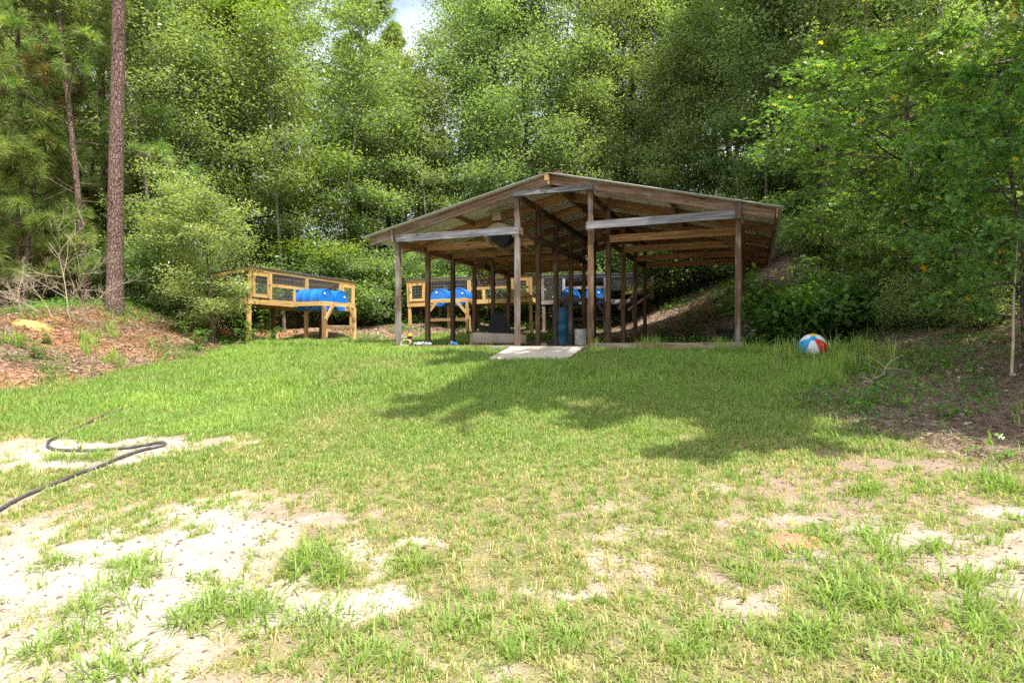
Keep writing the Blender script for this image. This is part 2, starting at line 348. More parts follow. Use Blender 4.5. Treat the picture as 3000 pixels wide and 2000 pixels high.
M['palebark'] = mat_bark('pale_bark', (.14, .12, .095), (.27, .24, .20), (.42, .39, .33), (14, 14, 3))
def mat_ground():
    m, t = mat('sandy_soil'); n = N(t)
    tcn = n('ShaderNodeTexCoord'); P = tcn.outputs['Object']
    lit = n('ShaderNodeAttribute', attribute_name='litter').outputs['Fac']
    lush = n('ShaderNodeAttribute', attribute_name='lush').outputs['Fac']
    ns = lambda s, d=6.0, r=.6, v=P: n('ShaderNodeTexNoise', i={'Vector': v, 'Scale': s, 'Detail': d, 'Roughness': r}).outputs[0]
    big = ns(1.1); mid = ns(6.0, 8.0, .7); fine = ns(60, 4.0, .7); vf = ns(220, 2.0)
    sand = ramp(n, big, [(.30, (.27, .20, .145)), (.43, (.36, .295, .235)), (.56, (.43, .38, .32))])
    sand = n('ShaderNodeMixRGB', blend_type='MULTIPLY', i={0: 1.0, 1: sand, 2: ramp(n, mid, [(.28, (.72, .62, .52)), (.42, (.98, .97, .95)), (.8, (1.1, 1.1, 1.1))])}).outputs[0]
    tan = n('ShaderNodeAttribute', attribute_name='tan').outputs['Fac']
    tf = n('ShaderNodeMath', operation='ADD', i={0: tan, 1: n('ShaderNodeMapRange', i={0: ns(4.0, 8.0, .7), 3: -.5, 4: .5}).outputs[0]}).outputs[0]
    sand = n('ShaderNodeMixRGB', i={0: ramp(n, tf, [(.35, (0, 0, 0)), (.75, (1, 1, 1))]), 1: sand, 2: (.28, .21, .155, 1)}).outputs[0]
    # crumbs and bits of straw lying on the sand
    bits = n('ShaderNodeTexVoronoi', i={'Vector': n('ShaderNodeMapping', i={'Vector': P, 'Rotation': (0, 0, .6), 'Scale': (16, 42, 20)}).outputs[0], 'Scale': 1.0, 'Randomness': 1.0}).outputs['Distance']
    bm_ = n('ShaderNodeMath', operation='MULTIPLY', i={0: ramp(n, bits, [(.10, (1, 1, 1)), (.2, (0, 0, 0))]), 1: ramp(n, mid, [(.42, (0, 0, 0)), (.56, (1, 1, 1))])}).outputs[0]
    sand = n('ShaderNodeMixRGB', i={0: bm_, 1: sand, 2: (.23, .15, .09, 1)}).outputs[0]
    v1 = n('ShaderNodeMapping', i={'Vector': P, 'Rotation': (0, 0, .4), 'Scale': (9, 60, 30)}); v2 = n('ShaderNodeMapping', i={'Vector': P, 'Rotation': (0, 0, 1.9), 'Scale': (9, 60, 30)})
    s1 = ns(1.0, 4.0, .6, v1.outputs[0]); s2 = ns(1.0, 4.0, .6, v2.outputs[0])
    ss = n('ShaderNodeMath', operation='MAXIMUM', i={0: s1, 1: s2}).outputs[0]
    litc = ramp(n, ss, [(.40, (.12, .085, .062)), (.52, (.27, .195, .145)), (.62, (.40, .31, .235)), (.72, (.56, .48, .39))])
    litc = n('ShaderNodeMixRGB', blend_type='MULTIPLY', i={0: .9, 1: litc, 2: ramp(n, ns(2.3, 5.0), [(.3, (.75, .68, .62)), (.6, (1.12, 1.05, 1.0))])}).outputs[0]
    soil = ramp(n, mid, [(.3, (.13, .115, .055)), (.6, (.25, .22, .11)), (.75, (.38, .33, .2))])
    lf = n('ShaderNodeMath', operation='ADD', i={0: lush, 1: n('ShaderNodeMapRange', i={0: mid, 3: -.35, 4: .35}).outputs[0]}).outputs[0]
    c = n('ShaderNodeMixRGB', i={0: ramp(n, lf, [(.42, (0, 0, 0)), (.78, (1, 1, 1))]), 1: sand, 2: soil}).outputs[0]
    lf2 = n('ShaderNodeMath', operation='ADD', i={0: lit, 1: n('ShaderNodeMapRange', i={0: ns(3.5, 8.0, .7), 3: -.45, 4: .45}).outputs[0]}).outputs[0]
    c = n('ShaderNodeMixRGB', i={0: ramp(n, lf2, [(.38, (0, 0, 0)), (.62, (1, 1, 1))]), 1: c, 2: litc}).outputs[0]
    c = n('ShaderNodeMixRGB', blend_type='MULTIPLY', i={0: .5, 1: c, 2: ramp(n, fine, [(.3, (.7, .66, .62)), (.6, (1.05, 1.05, 1.05))])}).outputs[0]
    sx_ = n('ShaderNodeSeparateXYZ', i={0: P}).outputs[0]
    lf3 = n('ShaderNodeMath', operation='MULTIPLY', i={0: n('ShaderNodeMapRange', i={0: sx_, 1: -4.5, 2: -6.5, 3: 0.0, 4: 1.0}).outputs[0], 1: ramp(n, ns(.9, 4.0), [(.4, (0, 0, 0)), (.6, (1, 1, 1))])}).outputs[0]
    c = n('ShaderNodeMixRGB', blend_type='MULTIPLY', i={0: lf3, 1: c, 2: (1.35, .98, .72, 1)}).outputs[0]
    hh = n('ShaderNodeMath', operation='ADD', i={0: n('ShaderNodeMath', operation='MULTIPLY', i={0: mid, 1: 2.2}).outputs[0], 1: fine}).outputs[0]
    b = n('ShaderNodeBump', i={'Height': hh, 'Strength': .55, 'Distance': .02})
    b2 = n('ShaderNodeBump', i={'Height': ss, 'Strength': n('ShaderNodeMath', operation='MULTIPLY', i={0: lit, 1: .8}).outputs[0], 'Distance': .02, 'Normal': b.outputs[0]})
    p = n('ShaderNodeBsdfPrincipled', i={'Base Color': c, 'Roughness': .95, 'Normal': b2.outputs[0], 'Specular IOR Level': .1})
    out(n, p.outputs[0]); return m
M['ground'] = mat_ground()
#@@GROUND
# ------------------------------------------------------------------ ground
def litter_f(x, y):
    """0..1: pine straw and dry leaves instead of grass"""
    x = np.asarray(x, float); y = np.asarray(y, float); u, v = w2uv(x, y)
    nz = (fbm(x, y, .9, 4, 3.) - .5) * 1.6
    xl = np.interp(y, [0, 7, 8.5, 9.6, 12, 14.5, 16.2, 17.6, 18.8, 40], [-30, -14, -8.2, -6.9, -6.0, -5.6, -4.6, -3.2, -2.6, -2])
    a = smooth(-.25, .5, xl - x + nz)
    xr = np.interp(y, [0, 3.0, 4.2, 5.2, 6.5, 8, 9.5, 11], [30, 8, 3.3, 2.9, 3.1, 3.9, 4.9, 5.2])
    b = smooth(-.5, .7, x - xr + nz)
    c = smooth(18.3, 19.2, y + nz * .5)
    d = smooth(-.1, .1, u - 2.6) * smooth(0.02, .1, v) * smooth(30, 20, v)
    return np.clip(np.maximum.reduce([a, b, c, d]), 0, 1)
PATCH = [(-4.45, 5.95, 1.5, .62, 1.0), (-3.4, 5.8, .5, .32, 1.0), (-1.72, 3.66, .36, .30, 1.0), (-1.35, 2.98, .75, .20, .95), (-2.75, 3.55, .45, .3, .5), (-2.2, 3.2, .5, .2, .9), (-1.1, 4.0, .25, .1, .5),
         (-3.15, 4.9, .4, .12, .3), (2.3, 3.25, .8, .18, .7), (1.6, 3.7, .3, .1, .5), (3.1, 3.6, .4, .15, .6), (.25, 3.05, .2, .08, .5), (-.5, 3.6, .18, .08, .6), (2.7, 4.5, .5, .12, .5)]
def cover_f(x, y):
    """0..1 grass cover"""
    x = np.asarray(x, float); y = np.asarray(y, float); u, v = w2uv(x, y)
    c = np.interp(y + .12 * x, [2, 3.0, 3.8, 4.6, 5.6, 6.6, 8], [.62, .66, .76, .90, 1.04, 1.15, 1.2])
    c = c - .20 * smooth(1.2, 2.6, x) * smooth(6.8, 5.0, y) + .10 * smooth(1.5, -.5, np.abs(x)) * smooth(6, 4.5, y)
    c = c + (fbm(x, y, 1.9, 4, 11.) - .5) * 1.15 * smooth(9.5, 5.5, y) + (fbm(x, y, 7., 3, 5.) - .5) * 1.5 * smooth(8, 5, y)
    c = c - .34 * smooth(-.5, -2.0, x) * smooth(5.1, 4.2, y) + .12 * smooth(-.4, .2, x) * smooth(2.2, 1.4, x) * smooth(5.4, 4, y)
    for (a, b, ra, rb, s) in PATCH:
        q = ((x - a) / ra) ** 2 + ((y - b) / rb) ** 2 + (fbm(x, y, 3.2, 4, 8.) - .5) * 3.2
        c = c - s * 1.1 * smooth(1.5, .3, q)
    c = c * (1 - .93 * litter_f(x, y))
    hp = HOSE_W; hd = np.full(np.shape(x), 9.)
    for k in range(len(hp) - 1):
        a = hp[k]; d = hp[k + 1] - a; t_ = np.clip(((x - a[0]) * d[0] + (y - a[1]) * d[1]) / (d @ d), 0, 1); hd = np.minimum(hd, np.hypot(x - a[0] - t_ * d[0], y - a[1] - t_ * d[1]))
    c = np.where(hd < .08, c - .8, c)
    c = np.where((v > -1.36) & (v < 0) & (u > 2.44) & (u < 3.88), -1, c)
    c = np.where((v > -.02) & (u > -.1) & (u < 6.5) & (v < 6.3), -1, c)
    return c
def tan_f(x, y):
    t = .48 + (fbm(x, y, 1.3, 4, 21.) - .5) * 1.6 + .45 * smooth(.5, 2.4, x) * smooth(3.4, 4.3, y) + .15 * smooth(5, 6.5, y)
    for (a, b, ra, rb, s_) in PATCH: t = t - .75 * s_ * smooth(1.5, .5, np.sqrt(((x - a) / ra) ** 2 + ((y - b) / rb) ** 2))
    return t
def axis(lo, a, b, hi, st):
    mid = np.arange(a, b, st); g = st; l = [a]; r = [mid[-1]]
    while l[-1] > lo: g *= 1.22; l.append(l[-1] - g)
    g = st
    while r[-1] < hi: g *= 1.22; r.append(r[-1] + g)
    return np.concatenate([np.array(l[1:])[::-1], mid, np.array(r[1:])])
gx = axis(-260, -11, 9, 260, .07); gy = axis(-200, 1.4, 21, 320, .07)
X, Y = np.meshgrid(gx, gy); Z = Hraw(X, Y)
nx = len(gx); ny = len(gy); I = np.arange(nx * ny).reshape(ny, nx)
Fq = np.stack([I[:-1, :-1], I[:-1, 1:], I[1:, 1:], I[1:, :-1]], -1).reshape(-1, 4)
me = mesh_np('ground', np.stack([X, Y, Z], -1).reshape(-1, 3), [Fq], M['ground'],
             {'tan': tan_f(X, Y).ravel(), 'litter': litter_f(X, Y).ravel(), 'lush': np.clip(cover_f(X, Y) * 1.1 - .08, 0, 1).ravel()}, True)
tag(link('ground', me), 'sandy sloping ground with pine straw banks', None, None, 'structure')

# ------------------------------------------------------------------ grass
def blades(P, ln, wd, az, lean, tint, name_nb):
    n = len(P); d = np.stack([np.cos(az), np.sin(az), np.zeros(n)], 1); s = np.stack([-np.sin(az), np.cos(az), np.zeros(n)], 1)
    up = np.array((0, 0, 1.))
    m = P + up * (ln * np.cos(lean) * .55)[:, None] + d * (ln * np.sin(lean) * .38)[:, None]
    tp = P + up * (ln * np.cos(lean * 1.5).clip(.05) * .95)[:, None] + d * (ln * np.sin(lean * 1.25) * 1.0)[:, None]
    h = (wd / 2)[:, None]
    P = P - up * .01
    V = np.stack([P - s * h * .8, P + s * h * .8, m + s * h, m - s * h, tp], 1).reshape(-1, 3)
    b = np.arange(n)[:, None] * 5
    name_nb.add(V, b + np.array([[0, 1, 2, 3]]), np.repeat(tint, 5))
    name_nb.F.setdefault(3, []).append(b + np.array([[3, 2, 4]]) + (name_nb.n - n * 5))
rg = np.random.default_rng(11)
def scatter(n, x0, x1, y0, y1): return rg.uniform(x0, x1, n), rg.uniform(y0, y1, n)
nb = NB()
def inview(x, y, m=.3): return (np.abs(x) < .84 * y + m)
def lawn(n, x0, x1, y0, y1, l0, l1, w0, leanm, thr=.5, tint0=.6, soft=.12, f0=0., f1=0.):
    x, y = scatter(n, x0, x1, y0, y1); c = cover_f(x, y)
    k = (c > thr + rg.normal(0, soft, n)) & inview(x, y)
    if f0: k &= rg.random(n) < smooth(y0, y0 + f0, y)
    if f1: k &= rg.random(n) < smooth(y1, y1 - f1, y)
    x = x[k]; y = y[k]; c = c[k]; m = len(x)
    z = Hraw(x, y)
    low = fbm(x, y, .55, 3, 2.); md = fbm(x, y, 2.4, 3, 6.)
    ln = rg.uniform(l0, l1, m) * (.65 + .7 * md) * np.interp(y, [3, 5, 8, 14], [.72, .8, 1.1, 1.15])
    t = tint0 + (low - .5) * .9 + (md - .5) * .5 + rg.normal(0, .13, m) - .30 * smooth(.95, .45, c) - .16 * smooth(5.4, 3.6, y)
    dry = rg.random(m) < np.interp(y, [3, 5, 9], [.3, .10, .05]); t = np.where(dry, rg.uniform(0, .2, m), t)
    blades(np.stack([x, y, z], 1), ln, w0 * rg.uniform(.6, 1.3, m), rg.uniform(0, 2 * pi, m), np.abs(rg.normal(leanm, .28, m)).clip(.05, 1.25), np.clip(t, 0, 1), nb)
lawn(60000, -4.6, 4.4, 2.0, 6.6, .03, .06, .005, .95, .42, .40, .2, 0, 1.5)
lawn(60000, -4.8, 4.8, 2.0, 6.4, .04, .08, .004, 1.25, .34, .06, .2, 0, 2.2)
def tuft_lawn(n, x0, x1, y0, y1, nb_, l0, wd, fade):
    x, y = scatter(n, x0, x1, y0, y1); c = cover_f(x, y)
    k = (c > .40 + rg.normal(0, .16, n)) & inview(x, y) & (rg.random(n) < fade(y)); x = x[k]; y = y[k]; m = len(x)
    tt = .60 + (fbm(x, y, 1.1, 3, 2.) - .5) * .7 + rg.normal(0, .17, m) - .08 * smooth(5.4, 4, y); tt = np.where(rg.random(m) < np.interp(y, [3.5, 5.5], [.24, .07]), rg.uniform(.05, .3, m), tt)
    lt = l0 * rg.uniform(.45, 1.25, m); ln_ = rg.uniform(.35, 1.0, m)
    R_ = lambda a: np.repeat(a, nb_)
    M_ = m * nb_; az = rg.uniform(0, 2 * pi, M_); rr = np.abs(rg.normal(0, .016, M_)); X_ = R_(x) + np.cos(az) * rr; Y_ = R_(y) + np.sin(az) * rr
    blades(np.stack([X_, Y_, Hraw(X_, Y_)], 1), R_(lt) * rg.uniform(.5, 1.2, M_), wd * rg.uniform(.6, 1.3, M_), az + rg.normal(0, .5, M_), (R_(ln_) + rg.normal(0, .25, M_)).clip(.05, 1.3), np.clip(R_(tt) + rg.normal(0, .08, M_), 0, 1), nb)
tuft_lawn(19000, -5.6, 5, 2.0, 7.4, 11, .064, .0058, lambda y: np.interp(y, [2, 5.8, 7.4], [1, 1, .0]))
lawn(330000, -6.5, 5.6, 3.9, 9.2, .038, .085, .0068, .62, .52, .64, .2, 2.4, .9)
lawn(280000, -9, 7, 7.4, 13.2, .06, .125, .0105, .45, .5, .69, .15, 1.8)
lawn(120000, -9, 2, 13.0, 19.4, .09, .16, .013, .4, .5, .68)
tag(link('lawn_grass', nb.mesh('lawn_grass', M['grass'])), 'sunlit green lawn thinning to sparse tufts on pale sand', 'grass', None, 'stuff')

# crabgrass rosettes and taller tufts
nb = NB()
def tuft(x, y, nblade, ln, wd, tint, spread=.05, lean=.9):
    n = nblade; a = rg.uniform(0, 2 * pi, n); rr = np.abs(rg.normal(0, spread, n))
    px_ = x + np.cos(a) * rr; py_ = y + np.sin(a) * rr
    blades(np.stack([px_, py_, Hraw(px_, py_)], 1), ln * rg.uniform(.5, 1.25, n), wd * rg.uniform(.6, 1.3, n), a + rg.normal(0, .6, n),
           np.abs(rg.normal(lean, .3, n)).clip(.1, 1.3), np.clip(tint + rg.normal(0, .1, n), 0, 1), nb)
spots = [(870, 1640, 1.5), (920, 1670, 1.2), (1000, 1680, 1.2), (400, 1660, 1.3), (370, 1700, 1.2), (160, 1650, .9), (290, 1790, 1.3), (640, 1770, 1.4), (580, 1800, 1.2), (760, 1800, 1.3),
         (930, 1835, 1.5), (120, 1890, 1.2), (290, 1960, 1.3), (2540, 1790, 1.4), (2600, 1785, 1.1), (2860, 1790, 1.2), (2900, 1850, 1.0), (2420, 1870, 1.0), (2350, 1900, .9), (2140, 1850, 1.0),
         (2700, 1960, 1.1), (2900, 1960, 1.1), (200, 1280, 1.2), (230, 1345, 1.3), (160, 1345, 1.0), (300, 1340, 1.1), (2560, 1590, .9), (2620, 1640, 1.0), (2760, 1600, .9), (2900, 1420, 1.3), (2960, 1440, 1.3),
         (2530, 1440, 1.0), (2380, 1590, 1.1), (2330, 1640, 1.1), (1350, 1830, 1.0), (1500, 1900, 1.1), (1650, 1870, 1.0), (1250, 1660, .9), (1050, 1950, 1.2), (1950, 1930, 1.1), (2180, 1700, .8), (2480, 1710, .9), (2830, 1720, 1.1)]
for (a, b, s) in spots:
    x, y = hit(a, b)
    for k in range(5):
        tuft(x + rg.normal(0, .06 * s), y + rg.normal(0, .05 * s), int(26 * s), .105 * s ** .5, .0075, .66 + rg.normal(0, .06), .05 * s, .85)
for k in range(420):       # stray small tufts over the sand
    x = rg.uniform(-3.8, 4.0); y = rg.uniform(2.2, 6.0)
    if float(litter_f(x, y)) < .5 and inview(x, y): tuft(x, y, rg.integers(8, 26), rg.uniform(.05, .10), .005, rg.uniform(.3, .7), .03, .8)
for k in range(260):       # weeds coming through the litter of the right bank and of the left bank
    if k % 2: x = rg.uniform(2.6, 6.0); y = rg.uniform(4.2, 10)
    else: x = rg.uniform(-11, -5.5); y = rg.uniform(9, 13.5)
    if inview(x, y): tuft(x, y, rg.integers(6, 22), rg.uniform(.07, .16), .007, rg.uniform(.35, .85), .03, .6)
for (a, b, s) in [(2480, 1090, 1.0), (2440, 1110, 1.), (2560, 1080, .8), (2520, 1060, 1.), (2300, 1050, .9), (2230, 1040, .9), (2250, 1080, .8), (1900, 1025, .9), (2130, 1040, 1.), (1740, 1020, .8), (2480, 1040, .9), (2400, 1130, .7), (2540, 1020, .8),
                  (240, 1000, .9), (60, 1015, .8), (350, 990, .9), (290, 1050, .9), (1880, 1022, .7), (2100, 1018, .8)]:
    x, y = hit(a, b)
    for k in range(4): tuft(x + rg.normal(0, .18 * s), y + rg.normal(0, .12), 40, .30 * s, .009, rg.uniform(.6, .95), .07, .45)
for k in range(60):      # long pale seed stalks by the sill and the ball
    x, y = hit(rg.uniform(2250, 2620), rg.uniform(1040, 1110)); tuft(x, y, 3, .5, .006, rg.uniform(.2, .5), .03, .45)
for k in range(26):
    u = rg.uniform(.2, 2.6); x, y = uv2w(u, -.12); tuft(x, y, 5, .2, .006, .3, .03, .35)
tag(link('weed_tufts', nb.mesh('weed_tufts', M['grass'])), 'coarse crabgrass rosettes and long weed tufts scattered over sand and bank', 'weeds', None, 'stuff')

# fallen needles, leaves
nb = NB()
def needles(n, x0, x1, y0, y1, l0, wd):
    x, y = scatter(n, x0, x1, y0, y1); k = (litter_f(x, y) > .45 + rg.normal(0, .2, n)) & inview(x, y, 1); x = x[k]; y = y[k]; m = len(x)
    a = rg.uniform(0, 2 * pi, m); l = rg.uniform(.5, 1.3, m) * l0; z = Hraw(x, y) + rg.uniform(.002, .03, m)
    d = np.stack([np.cos(a), np.sin(a), rg.normal(0, .12, m)], 1) * l[:, None] / 2; s = np.stack([-np.sin(a), np.cos(a), np.zeros(m)], 1) * wd
    C = np.stack([x, y, z], 1); V = np.stack([C - d, C + s, C + d, C - s], 1).reshape(-1, 3)
    t = np.clip(.45 + (fbm(x, y, 1.2, 3) - .5) * .8 + rg.normal(0, .25, m), 0, 1)
    nb.add(V, np.arange(m)[:, None] * 4 + np.array([[0, 1, 2, 3]]), np.repeat(t, 4))
needles(130000, 2.3, 8, 4, 12, .17, .0026)
needles(100000, -12, -4.5, 8.5, 18, .20, .004)
needles(60000, -6, 9, 12, 22, .2, .004)
def dry(n, x0, x1, y0, y1, l0):
    x, y = scatter(n, x0, x1, y0, y1); k = (litter_f(x, y) > .4) & inview(x, y, 1); x = x[k]; y = y[k]; m = len(x)
    C = np.stack([x, y, Hraw(x, y) + rg.uniform(.01, .03, m)], 1)
    D = unit(rg.normal(0, 1, (m, 3)) * np.array([1, 1, .25])); Nn = unit(rg.normal(0, .35, (m, 3)) + np.array([0, 0, 1]))
    V, Fq = leaves(C, D, Nn, l0 * rg.uniform(.6, 1.3, m), .6, .2); nb.add(V, Fq, np.repeat(np.clip(rg.normal(.42, .25, m), 0, 1), 4))
dry(4200, 2.3, 8, 4, 13, .055); dry(5000, -12, -3, 9, 20, .07); dry(4500, -4, 9, 16, 22, .09)
tag(link('fallen_needles', nb.mesh('fallen_needles', M['straw'])), 'brown pine straw and dry leaves covering both banks', 'leaf litter', None, 'stuff')
nb = NB(); n = 2600; x = np.concatenate([rg.uniform(2.8, 9, n), rg.uniform(-11.5, -5.6, n // 2), rg.uniform(-5, 8, n)]); y = np.concatenate([rg.uniform(5.5, 20, n), rg.uniform(9, 16, n // 2), rg.uniform(17.5, 23, n)])
k = (litter_f(x, y) > .5) & (fbm(x, y, .9, 3, 31.) > np.interp(y, [5, 8, 12], [.60, .54, .5])) & inview(x, y, 1); x, y = x[k], y[k]; m = len(x)
C = np.repeat(np.stack([x, y, Hraw(x, y)], 1), 16, 0) + np.abs(rg.normal(0, 1, (m * 16, 3))) * np.array([.0, .0, .09]) + rg.normal(0, .09, (m * 16, 3)) * np.array([1, 1, .1])
V, Fq = leaves(C, rg.normal(0, 1, (m * 16, 3)) * np.array([1, 1, .5]), unit(rg.normal(0, .35, (m * 16, 3)) + np.array([0, 0, 1])), rg.uniform(.03, .075, m * 16), .55); nb.add(V, Fq, np.repeat(np.clip(rg.normal(.5, .2, m * 16), 0, 1), 4))
tag(link('ground_cover', nb.mesh('ground_cover', M['herb'])), 'low green leafy weeds dotted over the straw banks', 'ground cover', None, 'stuff')
# crumbs on the sand
nb = NB()
x, y = scatter(9000, -3.8, 4.2, 2.1, 6.3); k = inview(x, y) & (cover_f(x, y) < .6); x = x[k]; y = y[k]; m = len(x)
C = np.stack([x, y, Hraw(x, y) + .004], 1); D = unit(rg.normal(0, 1, (m, 3)) * np.array([1, 1, .2])); Nn = unit(rg.normal(0, .4, (m, 3)) + np.array([0, 0, 1]))
V, Fq = leaves(C, D, Nn, np.abs(rg.normal(.012, .012, m)) + .006, .4, .15); nb.add(V, Fq, np.repeat(np.clip(rg.normal(.25, .25, m), 0, 1), 4))
tag(link('ground_debris', nb.mesh('ground_debris', M['straw'])), 'small brown bark crumbs and dead stems strewn on the pale sand', 'debris', None, 'stuff')
#@@SHED
# ------------------------------------------------------------------ shed
shed = empty('open_shed', (P0[0], P0[1], 0), math.atan2(UY, UX), 'open timber pole shed with low metal gable roof in the middle of the clearing', 'shed')
PW = .09; RU = [0, 2.538, 3.925, 6.365]
ROOF = lambda u: 3.02 - .238 * abs(u - 3.19)
VL = [0, 1.21, 2.43, 3.65, 4.87, 6.03]; VR = [0, 1.46, 2.98, 4.52, 5.98]
def fz(u): return -.115 + .009 * u
def post(u, v, top, m):
    MB().beam((u, v + PW / 2, fz(u) - .25), (u, v + PW / 2, top), PW, PW, (0, 1, 0), .003).build('post', m, shed, .004)
for i, v in enumerate(VL):
    post(0, v, ROOF(0) - .215, M['post_grey'] if i == 0 else M['post']); post(RU[1], v, ROOF(RU[1]) - .215 if i else 2.655, M['post_grey'] if i == 0 else M['post'])
for i, v in enumerate(VR):
    post(RU[2], v, ROOF(RU[2]) - .215 if i else 2.655, M['post']); post(RU[3], v, ROOF(RU[3]) - .215, M['post'])
def bm_(name, a, b, wd, ht, m, up=(0, 0, 1), jit=.002): return MB().beam(a, b, wd, ht, up, jit).build(name, m, shed, .003)
EL, ER = -.60, 6.92
def rafter(v, m, side):
    u0, u1 = (EL, 3.17) if side < 0 else (3.21, ER)
    h = .17; a = (u0, v, ROOF(u0) - .028 - h / 2); b = (u1, v, ROOF(u1) - .028 - h / 2); bm_('rafter', a, b, .038, h, m)
for i, v in enumerate(VL + [7.2]): rafter(v - .025 if i < 6 else v, M['rafter_front'] if i == 0 else M['rafter'], -1)
for i, v in enumerate(VR + [7.2]): rafter(v - .025 if i < 5 else v, M['rafter_front'] if i == 0 else M['rafter'], 1)
# headers
HZ = 2.035
bm_('header_beam', (.02, -.066, HZ - .01), (2.60, -.066, HZ - .005), .038, .135, M['grey'])
bm_('header_beam', (3.88, -.066, HZ - .005), (6.33, -.066, HZ + .01), .038, .135, M['grey'])
for v in VL[1:]: bm_('header_beam', (.05, v - .019 - .045, HZ - .02), (2.49, v - .019 - .045, HZ - .02), .038, .14, M['rafter'])
for v in VR[1:]: bm_('header_beam', (3.97, v - .019 - .045, HZ - .02), (6.32, v - .019 - .045, HZ - .02), .038, .14, M['rafter'])
bm_('collar_tie', (2.44, -.03, 2.70), (3.99, -.03, 2.70), .10, .088, M['grey'])
MB().beam((-.055, -.07, 1.955), (-.055, -.07, 2.235), .038, .085, (0, 1, 0)).build('cleat', M['post_grey'], shed, .003)
MB().beam((6.375, -.09, 1.965), (6.375, -.09, 2.24), .085, .038, (0, 1, 0)).build('cleat', M['post_grey'], shed, .003)
# depth beams
bm_('plate_beam', (-.066, .05, 1.985), (-.066, 7.2, 1.985), .038, .14, M['rafter'])
bm_('plate_beam', (6.43, .05, 1.985), (6.43, 7.2, 1.985), .038, .14, M['rafter'])
bm_('girt', (2.604, -.0, 2.03), (2.604, 6.1, 2.03), .038, .13, M['post'])
bm_('girt', (2.604, .05, 2.64), (2.604, 6.1, 2.64), .038, .12, M['post'])
bm_('girt', (3.859, -.0, 2.03), (3.859, 6.1, 2.03), .038, .13, M['post'])
bm_('girt', (3.859, .05, 2.64), (3.859, 6.1, 2.64), .038, .12, M['post'])
bm_('ridge_beam', (3.19, -.13, 2.885), (3.19, 7.28, 2.885), .036, .18, M['rafter'])
bm_('ridge_block', (3.155, -.115, 2.87), (3.155, -.115, 3.0), .07, .05, M['pine'], (0, 1, 0))
for uu in (1.15, 5.25):
    for v0, v1 in zip((VL if uu < 3 else VR)[:-1], (VL if uu < 3 else VR)[1:]):
        bm_('blocking', (uu, v0 - .005, ROOF(uu) - .075), (uu, v1 - .046, ROOF(uu) - .075), .038, .088, M['rafter'])
bm_('fascia', (6.945, -.12, ROOF(6.945) - .115), (6.945, 7.28, ROOF(6.945) - .115), .02, .15, M['rafter'])
# sills
MB().beam((-.13, -.045, -.135), (2.52, -.045, -.118), .04, .09, (0, 0, 1), .003).beam((-.12, -.02, -.185), (2.52, -.02, -.165), .035, .06, (0, 0, 1), .003).build('sill_board', M['sill'], shed, .004)
MB().beam((2.53, -.045, -.105), (3.92, -.045, -.098), .045, .035, (0, 0, 1), .002).build('sill_board', M['sill'], shed, .004)
MB().beam((3.93, -.045, -.085), (6.45, -.045, -.065), .045, .11, (0, 0, 1), .004).build('sill_board', M['sill'], shed, .004)
MB().beam((-.12, .02, -.135), (-.12, 6.1, -.10), .04, .09, (0, 0, 1), .003).build('sill_board', M['post'], shed, .004)
# corrugated sheets
def roof_sheet(side):
    u0, u1 = (EL - .13, 3.19) if side < 0 else (3.19, ER + .12)
    prof = []; v = -.15
    while v < 7.3:
        for dv, dz in ((0, 0), (.045, 0), (.055, .006), (.062, 0), (.105, 0), (.115, .006), (.122, 0), (.170, 0), (.184, .026), (.210, .026), (.224, 0)):
            prof.append((v + dv, dz))
        v += .2286
    n = len(prof); us = np.linspace(u0, u1, 10); rr = random.Random(5 + side); V = []; Fs = []
    for th in (0, .004):
        for u in us:
            for (vv, dz) in prof: V.append((u, vv, ROOF(u) - .02 + dz + th + .002 * sin(u * 3 + vv * 2)))
    m = len(us)
    for s in (0, 1):
        o = s * n * m
        for i in range(m - 1):
            for j in range(n - 1):
                f = (o + i * n + j, o + i * n + j + 1, o + (i + 1) * n + j + 1, o + (i + 1) * n + j); Fs.append(f if s else f[::-1])
    o = n * m
    for j in range(n - 1):
        Fs.append((j, j + 1, o + j + 1, o + j)); k = (m - 1) * n; Fs.append((k + j + 1, k + j, o + k + j, o + k + j + 1))
    for i in range(m - 1):
        Fs.append((i * n, o + i * n, o + (i + 1) * n, (i + 1) * n)); k = n - 1; Fs.append((i * n + k, (i + 1) * n + k, o + (i + 1) * n + k, o + i * n + k))
    b = MB(); b.add(V, Fs); b.build('roof_sheet', M['metal'], shed, recalc=True)
roof_sheet(-1); roof_sheet(1)
cap = MB()
cap.beam((3.19 - .10, -.14, ROOF(3.09) + .012), (3.19 - .10, 7.3, ROOF(3.09) + .012), .2, .006, (.23, 0, 1)).beam((3.19 + .10, -.14, ROOF(3.29) + .012), (3.19 + .10, 7.3, ROOF(3.29) + .012), .2, .006, (-.23, 0, 1))
cap.build('ridge_cap', M['post'], shed)
# rolled drip edge along the gable front
for s, (a, b) in enumerate(((EL - .13, 3.08), (3.30, ER + .12))):
    MB().tube([(a, -.155, ROOF(a) - .012), (b, -.155, ROOF(b) - .012)], .009, 8).build('drip_edge', M['wire'], shed, smooth_=True)

def W(u, v, z): x, y = uv2w(u, v); return (x, y, z)
RZ = math.atan2(UY, UX)
